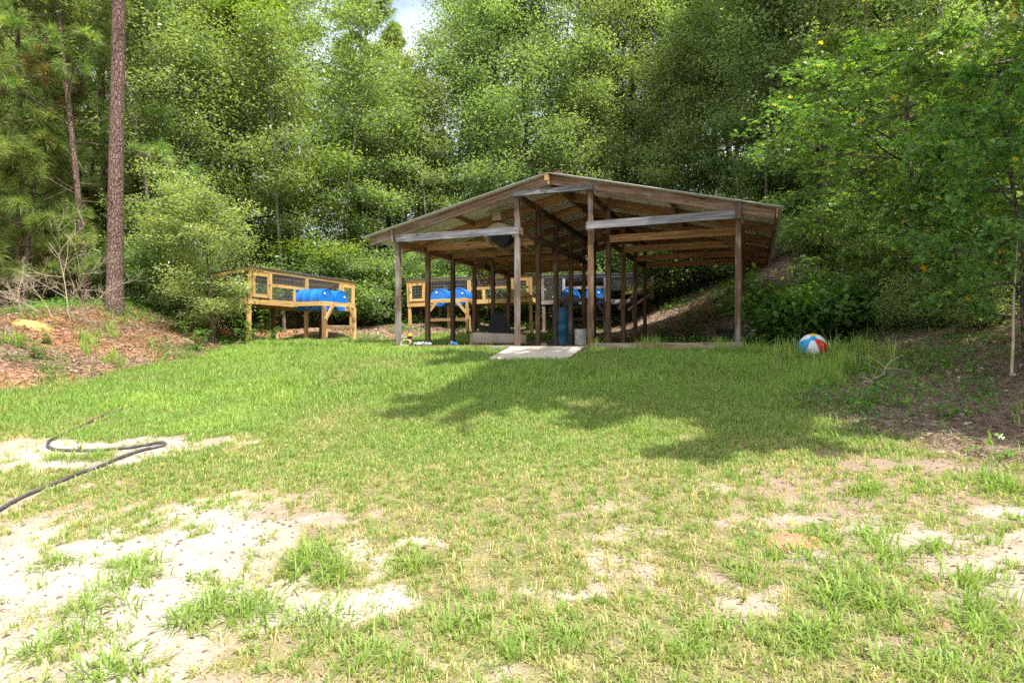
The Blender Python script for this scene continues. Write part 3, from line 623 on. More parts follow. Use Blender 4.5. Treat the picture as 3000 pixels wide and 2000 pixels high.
# ramp
rp = empty('plywood_ramp', W(3.16, -.12, -.11), RZ, 'pale plywood ramp sloping from the shed sill down to the grass', 'ramp')
rm = simple('weathered_plywood', (.58, .50, .41), rough=.85, var=.16, scale=7, bump=.004, dirt=(.40, .33, .25))
MB().beam((0, 0, .012), (0, -1.28, -.215), 1.36, .019, (0, 0, 1)).build('deck_sheet', rm, rp, .002)
for sx in (-.66, .66): MB().beam((sx, .0, -.045), (sx, -1.26, -.27), .038, .06, (0, 0, 1)).build('side_board', M['sill'], rp, .003)

# ------------------------------------------------------------------ kennels and drums
def drum(loc, rot, label, group, mt=None, r=.28, ln=.88, caps=((.0, .17), (.0, -.17)), name='blue_drum'):
    t = empty(name, loc, 0, label, 'drum', group, rot)
    prof = [(r * .90, .012), (r * .93, 0), (r * .985, .004), (r, .02), (r, .04), (r * .975, .06), (r * .985, .2), (r * .985, ln * .36), (r * 1.015, ln * .375), (r * 1.015, ln * .39), (r * .985, ln * .405),
            (r * .985, ln * .62), (r * 1.015, ln * .635), (r * 1.015, ln * .65), (r * .985, ln * .665), (r * .975, ln - .06), (r, ln - .04), (r, ln - .02), (r * .985, ln - .004), (r * .93, ln), (r * .90, ln - .012)]
    b = MB(); b.lathe(prof, 40); b.build('shell', mt or M['blue'], t, smooth_=True)
    for (a, c) in caps:
        MB().lathe([(.028, ln - .014), (.03, ln + .002), (.024, ln + .008)], 16, (a, c, 0)).build('bung', M['cap'], t, smooth_=True)
    return t
def wiremesh(b, x0, x1, z0, z1, y, dx=.05, dz=.10, th=.0035):
    for x in np.arange(x0 + dx / 2, x1, dx): b.box((x, y, (z0 + z1) / 2), (th, th, z1 - z0))
    for z in np.arange(z0 + dz / 2, z1, dz): b.box(((x0 + x1) / 2, y, z), (x1 - x0, th, th))
def chain(b, x0, x1, z0, z1, y, s=.07, th=.003):
    for k in np.arange(-(z1 - z0), x1 - x0, s):
        for sg in (1, -1):
            a = max(0, k); c = min(x1 - x0, k + z1 - z0)
            if c > a + .01:
                if sg > 0: b.beam((x0 + a, y, z0 + a - k), (x0 + c, y, z0 + c - k), th, th, (0, 1, 0))
                else: b.beam((x0 + a, y, z1 - a + k), (x0 + c, y, z1 - c + k), th, th, (0, 1, 0))
def kennel(loc, rz, label, mirror=False, ry=0, style=0, bar=(1.88, 2.5), LN=4.17, HT=.91):
    t = empty('raised_kennel', loc, 0, label, 'dog kennel', 'raised dog kennels around the shed', (0, ry, rz))
    mw = M['pine'] if style == 0 else M['oldwood']; D = 1.2
    X = (lambda x: LN - x) if mirror else (lambda x: x)
    Mx = Matrix.Translation(loc) @ Matrix.Rotation(rz, 4, 'Z') @ Matrix.Rotation(ry, 4, 'Y')
    def leg(x, y, top=.0, wd=.09, m=None):
        w_ = Mx @ Vector((X(x), y, 0)); g = H(w_.x, w_.y) - w_.z - .12
        MB().beam((X(x), y, g), (X(x), y, top), wd, wd * .9, (0, 1, 0), .003).build('leg', m or mw, t, .004)
    def bd(name, a, b, wd, ht, m=None, up=(0, 0, 1)):
        return MB().beam((X(a[0]), a[1], a[2]), (X(b[0]), b[1], b[2]), wd, ht, up).build(name, m or mw, t, .003)
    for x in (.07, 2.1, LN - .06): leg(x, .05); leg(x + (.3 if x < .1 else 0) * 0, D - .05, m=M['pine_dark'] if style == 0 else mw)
    # floor frame: rim boards and a floor
    bd('floor_rim', (0, 0, .07), (LN, 0, .07), .038, .14); bd('floor_rim', (0, D, .07), (LN, D, .07), .038, .14)
    bd('floor_rim', (.02, .02, .07), (.02, D - .02, .07), .038, .14); bd('floor_rim', (LN - .02, .02, .07), (LN - .02, D - .02, .07), .038, .14)
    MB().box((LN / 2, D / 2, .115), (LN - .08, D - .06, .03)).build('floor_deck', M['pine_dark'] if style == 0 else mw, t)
    # wall frame: corner and middle uprights, rails
    top = HT - .04
    ups = [(.045, .09), (.72, .09), (2.05, .12), (3.50, .09), (LN - .045, .09)]
    for (x, wd) in ups:
        bd('upright', (x, -.004, .142), (x, -.004, top - .09), wd, .036, up=(0, 1, 0))
        if x in (ups[0][0], ups[-1][0]) or x == 2.05: bd('upright', (x, D + .004, .142), (x, D + .004, top - .24), wd, .036, up=(0, 1, 0))
    bd('top_rail', (-.01, -.006, top - .045), (LN + .01, -.006, top - .045), .04, .09)
    bd('top_rail', (-.01, D, top - .19), (LN + .01, D, top - .19), .04, .09)
    bd('end_rail', (.02, .03, top - .05), (.02, D - .03, top - .19), .036, .08); bd('end_rail', (LN - .02, .03, top - .05), (LN - .02, D - .03, top - .19), .036, .08)
    mid = .142 + (top - .09 - .142) * .55
    bd('mid_rail', (.77, -.002, mid), (1.98, -.002, mid), .034, .085)
    bd('upright', (1.575, -.002, .142), (1.575, -.002, mid - .045), .09, .034, up=(0, 1, 0))
    # doors with wire
    for x0, x1 in (((.10, .67), (3.55, LN - .095)) if style == 0 else ()):
        b = MB(); z0, z1 = .165, top - .11; ff = .085
        a_, c_ = sorted((X(x0), X(x1)))
        b.box((a_ + ff / 2, -.034, (z0 + z1) / 2), (ff, .022, z1 - z0)); b.box((c_ - ff / 2, -.034, (z0 + z1) / 2), (ff, .022, z1 - z0))
        b.box(((a_ + c_) / 2, -.034, z1 - ff / 2), (c_ - a_ - 2 * ff, .021, ff)); b.box(((a_ + c_) / 2, -.034, z0 + ff / 2), (c_ - a_ - 2 * ff, .021, ff))
        dr = b.build('door', mw, t, .003)
        wm = MB(); wiremesh(wm, a_ + ff, c_ - ff, z0 + ff, z1 - ff, -.02); wm.build('wire_panel', M['wire'], dr)
        MB().box((c_ - .03 if x0 < 1 else a_ + .03, -.055, z0 + (z1 - z0) * .55), (.07, .02, .03)).build('latch', M['latch'], dr, .003)
    def panel(a, b_, z0, z1, y=.012, f=wiremesh):
        wm = MB(); q = sorted((X(a), X(b_))); f(wm, q[0], q[1], z0, z1, y); wm.build('wire_panel', M['wire'], t)
    if style == 0:
        panel(.77, 1.98, mid + .045, top - .09); panel(.77, 1.53, .142, mid - .045); panel(2.12, 3.45, mid - .1, top - .09); panel(3.0, 3.45, .142, mid - .1)
        panel(.1, 2.0, .142, top - .24, D - .02); panel(2.1, LN - .1, .142, top - .24, D - .02)
    else:
        panel(.1, .68, .142, top - .09, .012, chain); panel(2.12, 3.45, mid - .1, top - .09, .012, chain)
        bd('brace', (2.45, -.045, -.16), (3.42, -.045, .66), .09, .03, up=(0, 1, 0)); bd('brace', (2.60, -.075, .30), (3.42, -.075, .52), .09, .03, M['pine'], up=(0, 1, 0))
        bd('brace', (2.75, -.02, -.2), (3.45, -.02, .30), .09, .03, up=(0, 1, 0)); bd('brace', (.75, -.06, .40), (1.05, -.06, .20), .09, .03, M['pine'], up=(0, 1, 0))
    # sloping sheet roof
    rb = MB(); xs = np.arange(-.05, LN + .06, .0575)
    V = []; Fs = []
    for k, x in enumerate(xs):
        for (y, z) in ((-.07, top + .012), (D + .06, top - .138)):
            for th in (0, .003): V.append((X(x), y, z + th + (.011 if k % 2 else 0)))
    for k in range(len(xs) - 1):
        a = k * 4; c = a + 4; Fs += [(a + 1, c + 1, c + 3, a + 3), (a, a + 2, c + 2, c), (a, c, c + 1, a + 1), (a + 2, a + 3, c + 3, c + 2)]
    rb.add(V, Fs); rb.build('roof_sheet', M['metal'], t)
    # stand that carries the drums in front of the face
    b0 = bar[0] - .32; b1 = bar[1] + .32; O = -.93
    bd('stand_rail', (b0, -.022, .075), (b0, O, .075), .038, .11); bd('stand_rail', (b1, -.022, .075), (b1, O, .075), .038, .11)
    bd('stand_rail', (b0 - .02, O - .02, .075), (b1 + .02, O - .02, .075), .038, .11)
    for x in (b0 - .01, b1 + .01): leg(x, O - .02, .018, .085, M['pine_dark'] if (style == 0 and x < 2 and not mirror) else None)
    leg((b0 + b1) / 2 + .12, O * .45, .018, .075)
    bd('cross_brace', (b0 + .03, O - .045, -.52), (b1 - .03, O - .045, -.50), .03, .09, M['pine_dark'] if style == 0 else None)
    bd('knee_brace', (b0 + .34, O - .056, .08), (b0 + .0, O - .056, -.33), .088, .034, up=(0, 1, 0)); bd('knee_brace', (b1 - .34, O - .056, .08), (b1 - .0, O - .056, -.33), .088, .034, up=(0, 1, 0))
    return t, Mx, X
def place_drums(Mx, X, bar, labels, group, out_=.78, zc=.20, caps=None):
    for i, (x, lb) in enumerate(zip(bar, labels)):
        p = Mx @ Vector((X(x), -out_ + .88, zc)); q = (Mx.to_3x3() @ Vector((0, -1, 0)))
        e = q.to_track_quat('Z', 'Y'); e = e @ Matrix.Rotation((.5, 2.2, 1.1, 2.9)[i % 4], 3, 'Z').to_quaternion()
        drum(p, e.to_euler(), lb, group)
k1 = kennel((-6.18, 14.5, .885), math.atan2(.935, .357), 'yellow pine kennel left of the shed, partly hidden by a bush at its near end')
G_D = 'blue drums fitted to the dog kennels'
place_drums(k1[1], k1[2], (1.88, 2.5), ['blue drum nearer the camera on the kennel left of the shed', 'blue drum farther from the camera on the kennel left of the shed'], G_D)
k2 = kennel((-3.43, 20.3, 1.13), R(-12), 'yellow pine kennel standing behind the left bays of the shed', True, -R(1.6), bar=(2.2, 2.82))
place_drums(k2[1], k2[2], (2.82, 2.2), ['left blue drum on the yellow kennel seen through the shed', 'right blue drum on the yellow kennel seen through the shed'], G_D)
k3 = kennel((.95, 20.0, 1.19), R(-10), 'old grey kennel with chain link seen through the middle of the shed', False, 0, 1, bar=(.98, 1.72), LN=3.0, HT=.97)
place_drums(k3[1], k3[2], (.98, 1.72), ['left blue drum on the old grey kennel behind the shed', 'right blue drum on the old grey kennel behind the shed'], G_D)
#@@ITEMS
# ------------------------------------------------------------------ things in and around the shed
def loft(secs, closed=True):
    V = []; Fs = []; n = len(secs[0])
    for s in secs: V += list(s)
    for i in range(len(secs) - 1):
        for j in range(n if closed else n - 1): Fs.append((i * n + j, i * n + (j + 1) % n, (i + 1) * n + (j + 1) % n, (i + 1) * n + j))
    return V, Fs
# hanging boat, upside down, bow to the front
hb = empty('hanging_boat', W(1.90, .62, 1.93), RZ, 'small beige plastic boat hung upside down under the left roof slope', 'boat')
secs = []
for k, (y, wd, top, dep) in enumerate([(0, .24, .36, .14), (.03, .30, .385, .19), (.08, .33, .39, .24), (.18, .345, .39, .28), (.35, .35, .38, .32), (.9, .345, .36, .34), (1.6, .34, .36, .34), (2.1, .31, .36, .30), (2.3, .26, .33, .22)]):
    hw = wd
    secs.append([(-hw, y, top - dep), (-hw * 1.0, y, top - dep * .45), (-hw * .93, y, top - .07), (-hw * .5, y, top - .0), (-.03, y, top + .045), (.03, y, top + .045), (hw * .5, y, top - .0), (hw * .93, y, top - .07), (hw * 1.0, y, top - dep * .45), (hw, y, top - dep),
                 (hw * .82, y, top - dep), (hw * .7, y, top - dep * .6), (hw * .3, y, top - .10), (-hw * .3, y, top - .10), (-hw * .7, y, top - dep * .6), (-hw * .82, y, top - dep)])
V, Fs = loft(secs); n = len(secs[0]); Fs.append(tuple(range(n))[::-1]); Fs.append(tuple(range((len(secs) - 1) * n, len(secs) * n)))
b = MB(); b.add(V, Fs); b.build('hull', M['beige'], hb, .008, True)
V, Fs = loft([[(-.10, -.06, .44), (.10, -.06, .44), (.12, .3, .40), (-.12, .3, .40)], [(-.085, -.04, .56), (.085, -.04, .56), (.09, .22, .55), (-.09, .22, .55)], [(-.07, -.02, .62), (.07, -.02, .62), (.07, .14, .61), (-.07, .14, .61)]])
Fs += [(8, 9, 10, 11)]; b = MB(); b.add(V, Fs); b.build('keel_fin', M['beige'], hb, .01)
V, Fs = loft([[(-.20, .18, .20), (.20, .18, .20), (.20, .55, .20), (-.20, .55, .20)], [(-.19, .16, .10), (.19, .16, .10), (.19, .5, .10), (-.19, .5, .10)], [(-.10, .2, .01), (.10, .2, .01), (.10, .42, .01), (-.10, .42, .01)], [(-.03, .24, -.04), (.03, .24, -.04), (.03, .34, -.04), (-.03, .34, -.04)]])
Fs += [(3, 2, 1, 0), (12, 13, 14, 15)]; b = MB(); b.add(V, Fs); b.build('seat', M['black'], hb, .01)
b = MB(); b.tube([(-.27, .2, .16), (-.2, .18, .17), (-.15, .18, .08)], .008, 6); b.tube([(.27, .2, .16), (.2, .18, .12), (.14, .18, .05)], .008, 6); b.tube([(.15, .18, .05), (.16, .18, -.06)], .006, 6); b.build('strap', M['blackp'], hb)
b = MB(); b.box((-.31, .1, .10), (.02, .02, .07)); b.build('hook', M['blackp'], hb)
b = MB()
for y in (.5, 1.8):
    b.tube([(-.37, y, .70), (-.36, y, .35), (-.3, y, .0), (.3, y, .0), (.36, y, .35), (.37, y, .68)], .007, 6)
b.build('hanging_rope', M['rope'], hb)
# boat on the floor with a folding seat
fb = empty('small_boat', (-.30, 13.95, -.10), R(2), 'beige plastic boat with black folding seat lying on the shed floor', 'boat')
secs = []
for (x, wd, h0) in [(-.64, .24, .24), (-.60, .34, .285), (-.5, .40, .30), (-.1, .42, .28), (.3, .42, .265), (.5, .40, .255), (.60, .34, .24), (.64, .2, .19)]:
    secs.append([(x, -wd, .07), (x, -wd * 1.03, h0 * .6), (x, -wd * .98, h0), (x, -wd * .82, h0 + .01), (x, -wd * .72, h0 - .08), (x, wd * .72, h0 - .08), (x, wd * .82, h0 + .01), (x, wd * .98, h0), (x, wd * 1.03, h0 * .6), (x, wd, .07), (x, wd * .7, 0), (x, -wd * .7, 0)])
V, Fs = loft(secs); n = 12; Fs.append(tuple(range(n))[::-1]); Fs.append(tuple(range((len(secs) - 1) * n, len(secs) * n)))
b = MB(); b.add(V, Fs); b.build('hull', M['beige'], fb, .012, True)
sb = MB(); V, Fs = loft([[(-.23, -.02, .26), (.27, -.02, .26), (.27, .03, .26), (-.23, .03, .26)], [(-.25, .0, .38), (.24, .0, .38), (.24, .05, .38), (-.25, .05, .38)], [(-.20, .05, .58), (.18, .05, .58), (.18, .1, .58), (-.20, .1, .58)], [(-.13, .1, .73), (.10, .1, .73), (.10, .14, .73), (-.13, .14, .73)], [(-.08, .12, .77), (.05, .12, .77), (.05, .15, .77), (-.08, .15, .77)]])
Fs += [(3, 2, 1, 0), (16, 17, 18, 19)]; sb.add(V, Fs); sb.build('seat_back', M['black'], fb, .012)
MB().box((.02, .02, .27), (.5, .42, .05)).build('seat', M['black'], fb, .015)
b = MB(); b.tube([(.16, .08, .62), (.30, -.05, .42), (.44, -.12, .26)], .012, 6); b.tube([(.10, -.1, .3), (.1, -.12, .25)], .02, 6); b.build('seat_strap', M['blackp'], fb)
b = MB(); b.tube([(-.40, -.1, .27), (-.38, -.1, .36), (-.44, -.1, .42)], .025, 8); b.tube([(-.38, -.1, .35), (-.29, -.1, .37)], .018, 8); b.box((-.40, -.1, .28), (.13, .1, .05)); b.build('pedal_handle', M['blackp'], fb, .004, True)
b = MB(); b.tube([(-.68, .1, .2), (-.72, .1, .3), (-.66, .1, .33)], .02, 6); b.build('rudder_clamp', M['blackp'], fb)
# upright blue drum and bucket
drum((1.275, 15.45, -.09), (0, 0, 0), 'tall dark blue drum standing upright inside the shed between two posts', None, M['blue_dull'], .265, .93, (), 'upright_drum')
t = empty('bucket', (1.525, 13.75, -.09), R(25), 'white plastic bucket with wire handle by the middle post', 'bucket')
b = MB(); b.lathe([(.118, .0), (.126, .004), (.136, .30), (.143, .302), (.143, .316), (.137, .318), (.138, .345), (.146, .347), (.146, .362), (.138, .364), (.132, .36), (.12, .02), (.0, .018)], 36); b.build('pail', M['white'], t, smooth_=True)
MB().tube([(-.146, 0, .31), (-.12, -.085, .25), (-.02, -.15, .12), (.06, -.145, .16), (.13, -.07, .27), (.146, 0, .31)], .003, 6).build('handle', M['latch'], t)
# beach ball
br = .192; bx, by = hit(2381, 1066); by = 9.1; bx = at(2381, by)
bb = empty('beach_ball', (bx, by, H(bx, by) + br * .72), 0, 'inflated beach ball with blue white red and yellow panels in tall grass', 'ball', None, (R(50), R(2), R(-26)))
cols = [('white_panel', (.74, .76, .80)), ('blue_panel', (.01, .30, .66)), ('white_panel', (.74, .76, .80)), ('red_panel', (.62, .03, .02)), ('white_panel', (.74, .76, .80)), ('yellow_panel', (.80, .50, .01))]
order = {0: 3, 1: 2, 2: 1, 3: 0, 4: 5, 5: 4}
def gore(a0, a1, c, nm):
    b = MB(); V = []; Fs = []; nv, nh = 22, 10
    for i in range(nv + 1):
        th = .24 + (pi - .48) * i / nv
        for j in range(nh + 1):
            ph = a0 + (a1 - a0) * j / nh; rr = br * (1 + .012 * sin(pi * j / nh)); V.append((rr * sin(th) * cos(ph), rr * sin(th) * sin(ph), rr * cos(th)))
    for i in range(nv):
        for j in range(nh): k = i * (nh + 1) + j; Fs.append((k, k + 1, k + nh + 2, k + nh + 1))
    b.add(V, Fs); b.build('panel', BM[nm], bb, smooth_=True, recalc=False)
BM = {nm: simple(nm, c, rough=.28, var=.04, scale=3, bump=.001) for nm, c in cols}
seq = ['white_panel', 'red_panel', 'white_panel', 'yellow_panel', 'white_panel', 'blue_panel']
for k in range(6):
    c = -pi / 2 + k * pi / 3; gore(c - pi / 6, c + pi / 6, None, seq[k])
b = MB(); b.lathe([(br * .245, br * .972), (br * .20, br * .987), (br * .08, br * 1.004), (.001, br * 1.004)], 24, cap=False); b.build('end_disc', BM['blue_panel'], bb, smooth_=True)
b = MB(); b.lathe([(.011, br * 1.004), (.011, br * 1.03), (.006, br * 1.035)], 12, cap=False); b.build('valve', BM['blue_panel'], bb)
b = MB()     # printed marks on one blue panel
# bottle
bt = empty('bottle', W(.22, .12, -.095), 0, 'dark bottle with yellow cap standing behind the left end of the sill', 'bottle')
b = MB(); b.lathe([(.045, 0), (.050, .01), (.050, .045), (.044, .06), (.044, .15), (.050, .165), (.052, .19), (.034, .205), (.03, .21)], 24); b.build('body', M['bottle'], bt, smooth_=True)
b = MB(); b.lathe([(.0455, .062), (.0455, .148)], 24, cap=False); b.build('label', M['label'], bt)
b = MB(); b.lathe([(.042, .205), (.042, .238), (.034, .245), (.001, .245)], 24); b.build('cap', M['yellow'], bt, smooth_=True)
b = MB(); a_ = np.linspace(0, 2 * pi, 20)[:-1]
for k in range(2): b.tube([(.09 * cos(q) * (1 + .2 * k), .02 * sin(q), .055 + .06 * sin(q + .4 * k)) for q in np.linspace(0, 2 * pi, 20)], .005, 6)
tag(b.build('coiled_cord', M['white'], None, smooth_=True, loc=W(.20, .0, -.08)), 'loop of thin white cord leaning against the yellow capped bottle', 'cord')
rl = random.Random(4)
b = MB()
for k in range(5):
    c = (k * .07 - .12, rl.uniform(-.03, .03), .02); P = []
    prof = [(.001, 0), (.04, .005), (.052, .02), (.04, .045), (.02, .055), (.001, .05)]
    b.lathe([(r_ * rl.uniform(.75, 1.3), z_ * rl.uniform(.8, 1.3)) for r_, z_ in prof], 9, c, cap=False)
tag(b.build('crumpled_gloves', M['cloth'], None, smooth_=True, loc=W(.50, .1, -.095)), 'crumpled grey work gloves lying beside the bottle on the sill', 'gloves')
t = empty('tipped_cup', (-1.11, 12.55, -.06), R(15), 'small blue plastic cup lying on its side behind the sill', 'cup', None, (0, R(82), R(160)))
MB().lathe([(.001, .0), (.028, .0), (.030, .004), (.045, .13), (.042, .13), (.027, .01), (.001, .01)], 24, cap=False).build('cup_wall', M['blue'], t, smooth_=True)
MB().tube([(.046 * cos(q), .046 * sin(q), .128) for q in np.linspace(0, 2 * pi, 24)], .003, 6, False).build('rim', M['cap'], t)
b = MB()
for (u0, u1, v, z) in [(.6, 2.2, .35, -.085), (.3, 1.6, .62, -.08), (1.0, 2.3, .85, -.08)]: b.beam((u0, v, z), (u1, v + .1, z), .14, .03)
o = b.build('floor_planks', M['post'], None, .003); o.location = (P0[0], P0[1], 0); o.rotation_euler = (0, 0, RZ); tag(o, 'dark loose planks lying on the dirt floor behind the left sill', 'planks')
b = MB(); b.box((0, 0, .03), (.12, .09, .06)); b.box((0, 0, .062), (.10, .07, .008)); o = b.build('stone_block', M['concrete'], None, .006, loc=(.62, 12.1, -.095)); tag(o, 'small tan concrete block on the floor by the grey middle post', 'block')
# coil of hose/rope hanging
b = MB(); rl = random.Random(9)
for k in range(9):
    w0 = rl.uniform(.13, .26); h0 = rl.uniform(.42, .72); cx = rl.uniform(-.05, .05); y0 = rl.uniform(-.05, .05)
    P = []
    for q in np.linspace(0, 2 * pi, 30):
        P.append((cx + w0 * sin(q) * (1 + .12 * sin(3 * q + k)), y0 + .03 * cos(2 * q + k), -h0 / 2 * (1 - cos(q)) + .03 * sin(5 * q + k)))
    b.tube(P, .011, 6, False)
b.tube([(.08, 0, -.3), (.1, .02, -.7), (.05, .03, -1.1), (0, .03, -1.45)], .008, 6); b.tube([(-.02, 0, 0), (.0, 0, .18)], .012, 6)
tag(b.build('hanging_hose_coil', M['rope'], None, smooth_=True, loc=(at(1425, 15.4), 15.4, 2.06)), 'tangled tan coil of hose and rope hanging from the shed beam', 'hose coil')
# olive bin behind the right corner post
t = empty('compost_bin', (5.05, 14.0, H(5.05, 14.0) - .1), R(-12), 'dark bin with sloping olive lid behind the right corner post', 'bin')
def frus(a, b_, z0, z1, m, nm, bev=.02):
    V = [(-a, -a, z0), (a, -a, z0), (a, a, z0), (-a, a, z0), (-b_, -b_, z1), (b_, -b_, z1), (b_, b_, z1), (-b_, b_, z1)]
    q = MB(); q.add(V, [(3, 2, 1, 0), (4, 5, 6, 7), (0, 1, 5, 4), (1, 2, 6, 5), (2, 3, 7, 6), (3, 0, 4, 7)]); q.build(nm, m, t, bev)
frus(.37, .375, 0, .40, M['darkbin'], 'base'); frus(.385, .375, .402, .44, M['darkbin'], 'rim', .01); frus(.38, .30, .442, .74, M['olive'], 'lid', .03); frus(.16, .15, .742, .765, M['darkbin'], 'hatch', .005)
# dog standing in the kennel behind the shed
def skin(name, pts, edges, rad, m, parent=None, lvl=2):
    me = bpy.data.meshes.new(name); me.from_pydata(pts, edges, []); me.materials.append(m); o = link(name, me, parent)
    sk = o.modifiers.new('s', 'SKIN'); sk.use_smooth_shade = True
    for i, r_ in enumerate(rad): me.skin_vertices[0].data[i].radius = (r_, r_)
    me.skin_vertices[0].data[0].use_root = True
    o.modifiers.new('u', 'SUBSURF').levels = lvl; o.modifiers['u'].render_levels = lvl
    return o
dp = k2[1] @ Vector((k2[2](2.95), .42, .13))
dog = empty('dog', dp, R(-12), 'small tan and white dog looking out through the wire of the yellow kennel', 'dog')
pts = [(0, .30, .34), (0, .12, .35), (0, -.06, .36), (0, -.15, .46), (0, -.20, .55), (0, -.29, .53), (0, -.36, .51), (-.06, -.05, .22), (-.06, -.06, .1), (-.06, -.09, .0), (.06, -.05, .22), (.06, -.06, .1), (.06, -.09, 0),
       (-.06, .30, .22), (-.06, .37, .12), (-.06, .33, .0), (.06, .30, .22), (.06, .37, .12), (.06, .33, 0), (0, .42, .40), (0, .5, .5)]
ed = [(0, 1), (1, 2), (2, 3), (3, 4), (4, 5), (5, 6), (2, 7), (7, 8), (8, 9), (2, 10), (10, 11), (11, 12), (0, 13), (13, 14), (14, 15), (0, 16), (16, 17), (17, 18), (0, 19), (19, 20)]
rad = [.085, .09, .10, .07, .07, .045, .03, .035, .022, .024, .035, .022, .024, .045, .022, .024, .045, .022, .024, .02, .008]
body = skin('dog_body', pts, ed, rad, M['dogw'], dog)
for sx in (-1, 1):
    b = MB(); V, Fs = loft([[(sx * .045, -.19, .60), (sx * .045, -.15, .60), (sx * .06, -.17, .61)], [(sx * .085, -.20, .55), (sx * .085, -.14, .55), (sx * .10, -.17, .56)], [(sx * .085, -.19, .49), (sx * .085, -.16, .49), (sx * .09, -.175, .49)]]); Fs += [(2, 1, 0), (6, 7, 8)]
    b.add(V, Fs); b.build('ear', M['dogb'], dog, smooth_=True)
    b = MB(); b.lathe([(.001, -.010), (.009, -.006), (.011, 0), (.009, .006), (.001, .010)], 10, (sx * .03, -.262, .575), cap=False); b.build('eye', M['blackp'], dog, smooth_=True)
b = MB(); b.lathe([(.001, -.014), (.014, -.008), (.016, 0), (.012, .010), (.001, .014)], 12, (0, -.385, .525), cap=False); b.build('nose', M['blackp'], dog, smooth_=True)
# black hose on the sand
def hose(pp, r, label, name):
    P = []
    for (a, b_) in pp:
        x, y = hit(a, b_); P.append((x, y))
    P = np.array(P); t_ = np.arange(len(P)); tt = np.linspace(0, len(P) - 1, len(P) * 10)
    # Catmull-Rom
    out_ = []
    for q in tt:
        i = min(int(q), len(P) - 2); f = q - i; p0 = P[max(i - 1, 0)]; p1 = P[i]; p2 = P[i + 1]; p3 = P[min(i + 2, len(P) - 1)]
        out_.append(.5 * ((2 * p1) + (-p0 + p2) * f + (2 * p0 - 5 * p1 + 4 * p2 - p3) * f * f + (-p0 + 3 * p1 - 3 * p2 + p3) * f ** 3))
    out_ = np.array(out_); Z = Hraw(out_[:, 0], out_[:, 1]) + r * .9
    Z = np.convolve(np.pad(Z, 4, 'edge'), np.ones(9) / 9, 'valid') + .004
    b = MB(); b.tube(np.column_stack([out_, Z]), r, 10); o = b.build(name, M['hose'], None, smooth_=True); tag(o, label, 'hose')
hose(HOSE_PX, .0145,
     'black hose looping over the pale sand patch at the left edge', 'garden_hose')
# ant mounds
def mound(px, py, r_, h_, label, c):
    x, y = hit(px, py); b = MB(); prof = [(.001, h_), (r_ * .3, h_ * .85), (r_ * .6, h_ * .45), (r_ * .85, h_ * .15), (r_ * 1.05, -.03)]
    rr = np.random.default_rng(int(px)); V = []; Fs = []; n = 28
    for i, (q, z) in enumerate(prof):
        for k in range(n):
            a = 2 * pi * k / n; g = q * (1 + .18 * sin(2 * a + 1) + .1 * sin(5 * a)) * rr.uniform(.94, 1.06); V.append((g * cos(a), g * .75 * sin(a), z + rr.normal(0, .004)))
    for i in range(len(prof) - 1):
        for k in range(n): Fs.append((i * n + k, (i + 1) * n + k, (i + 1) * n + (k + 1) % n, i * n + (k + 1) % n))
    g0 = H(x, y); V = [(p[0], p[1], p[2] + H(x + p[0], y + p[1]) - g0) for p in V]
    b.add(V, Fs); o = b.build('ant_mound', simple('mound_soil', c, rough=.95, var=.3, scale=40, bump=.03), None, smooth_=True, loc=(x, y, H(x, y))); tag(o, label, 'mound')
mound(2320, 1590, .17, .05, 'broad low reddish soil mound among weeds in the right foreground', (.42, .23, .12))
mound(2750, 1830, .05, .03, 'tiny brown soil mound on pale sand near the lower right corner', (.32, .19, .11))
mound(95, 950, .34, .05, 'orange sand patch on the left bank near the bare shrub', (.66, .38, .12))
#@@PLANTS
# ------------------------------------------------------------------ trees and shrubs
def wander(rng, p, d, L_, n, wob, lift=0.0):
    P = [np.array(p, float)]; d = np.array(d, float)
    for k in range(n):
        d = d + rng.normal(0, wob, 3) + np.array((0, 0, lift)); d /= np.linalg.norm(d); P.append(P[-1] + d * L_ / n)
    return np.array(P)
def sample(P, t):
    q = t * (len(P) - 1); i = int(min(q, len(P) - 2)); return P[i] + (P[i + 1] - P[i]) * (q - i)
def leafcloud(nb, rng, C, n, leaf, sig, tint=.45, outc=None, wr=.45, up=1.15):
    C = np.repeat(C, n, axis=0); m = len(C)
    ct = np.repeat(rng.normal(0, .10, m // n), n)
    O = rng.normal(0, 1, (m, 3)) * np.array(sig); P = C + O
    D = rng.normal(0, 1, (m, 3)) * np.array([1, 1, .6]) + unit(O) * .7; Nn = rng.normal(0, .55, (m, 3)) + np.array([0, 0, up])
    V, Fq = leaves(P, D, unit(Nn), leaf * rng.uniform(.6, 1.3, m), wr)
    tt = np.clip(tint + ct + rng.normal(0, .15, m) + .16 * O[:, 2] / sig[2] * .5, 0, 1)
    nb.add(V, Fq, np.repeat(tt, 4))
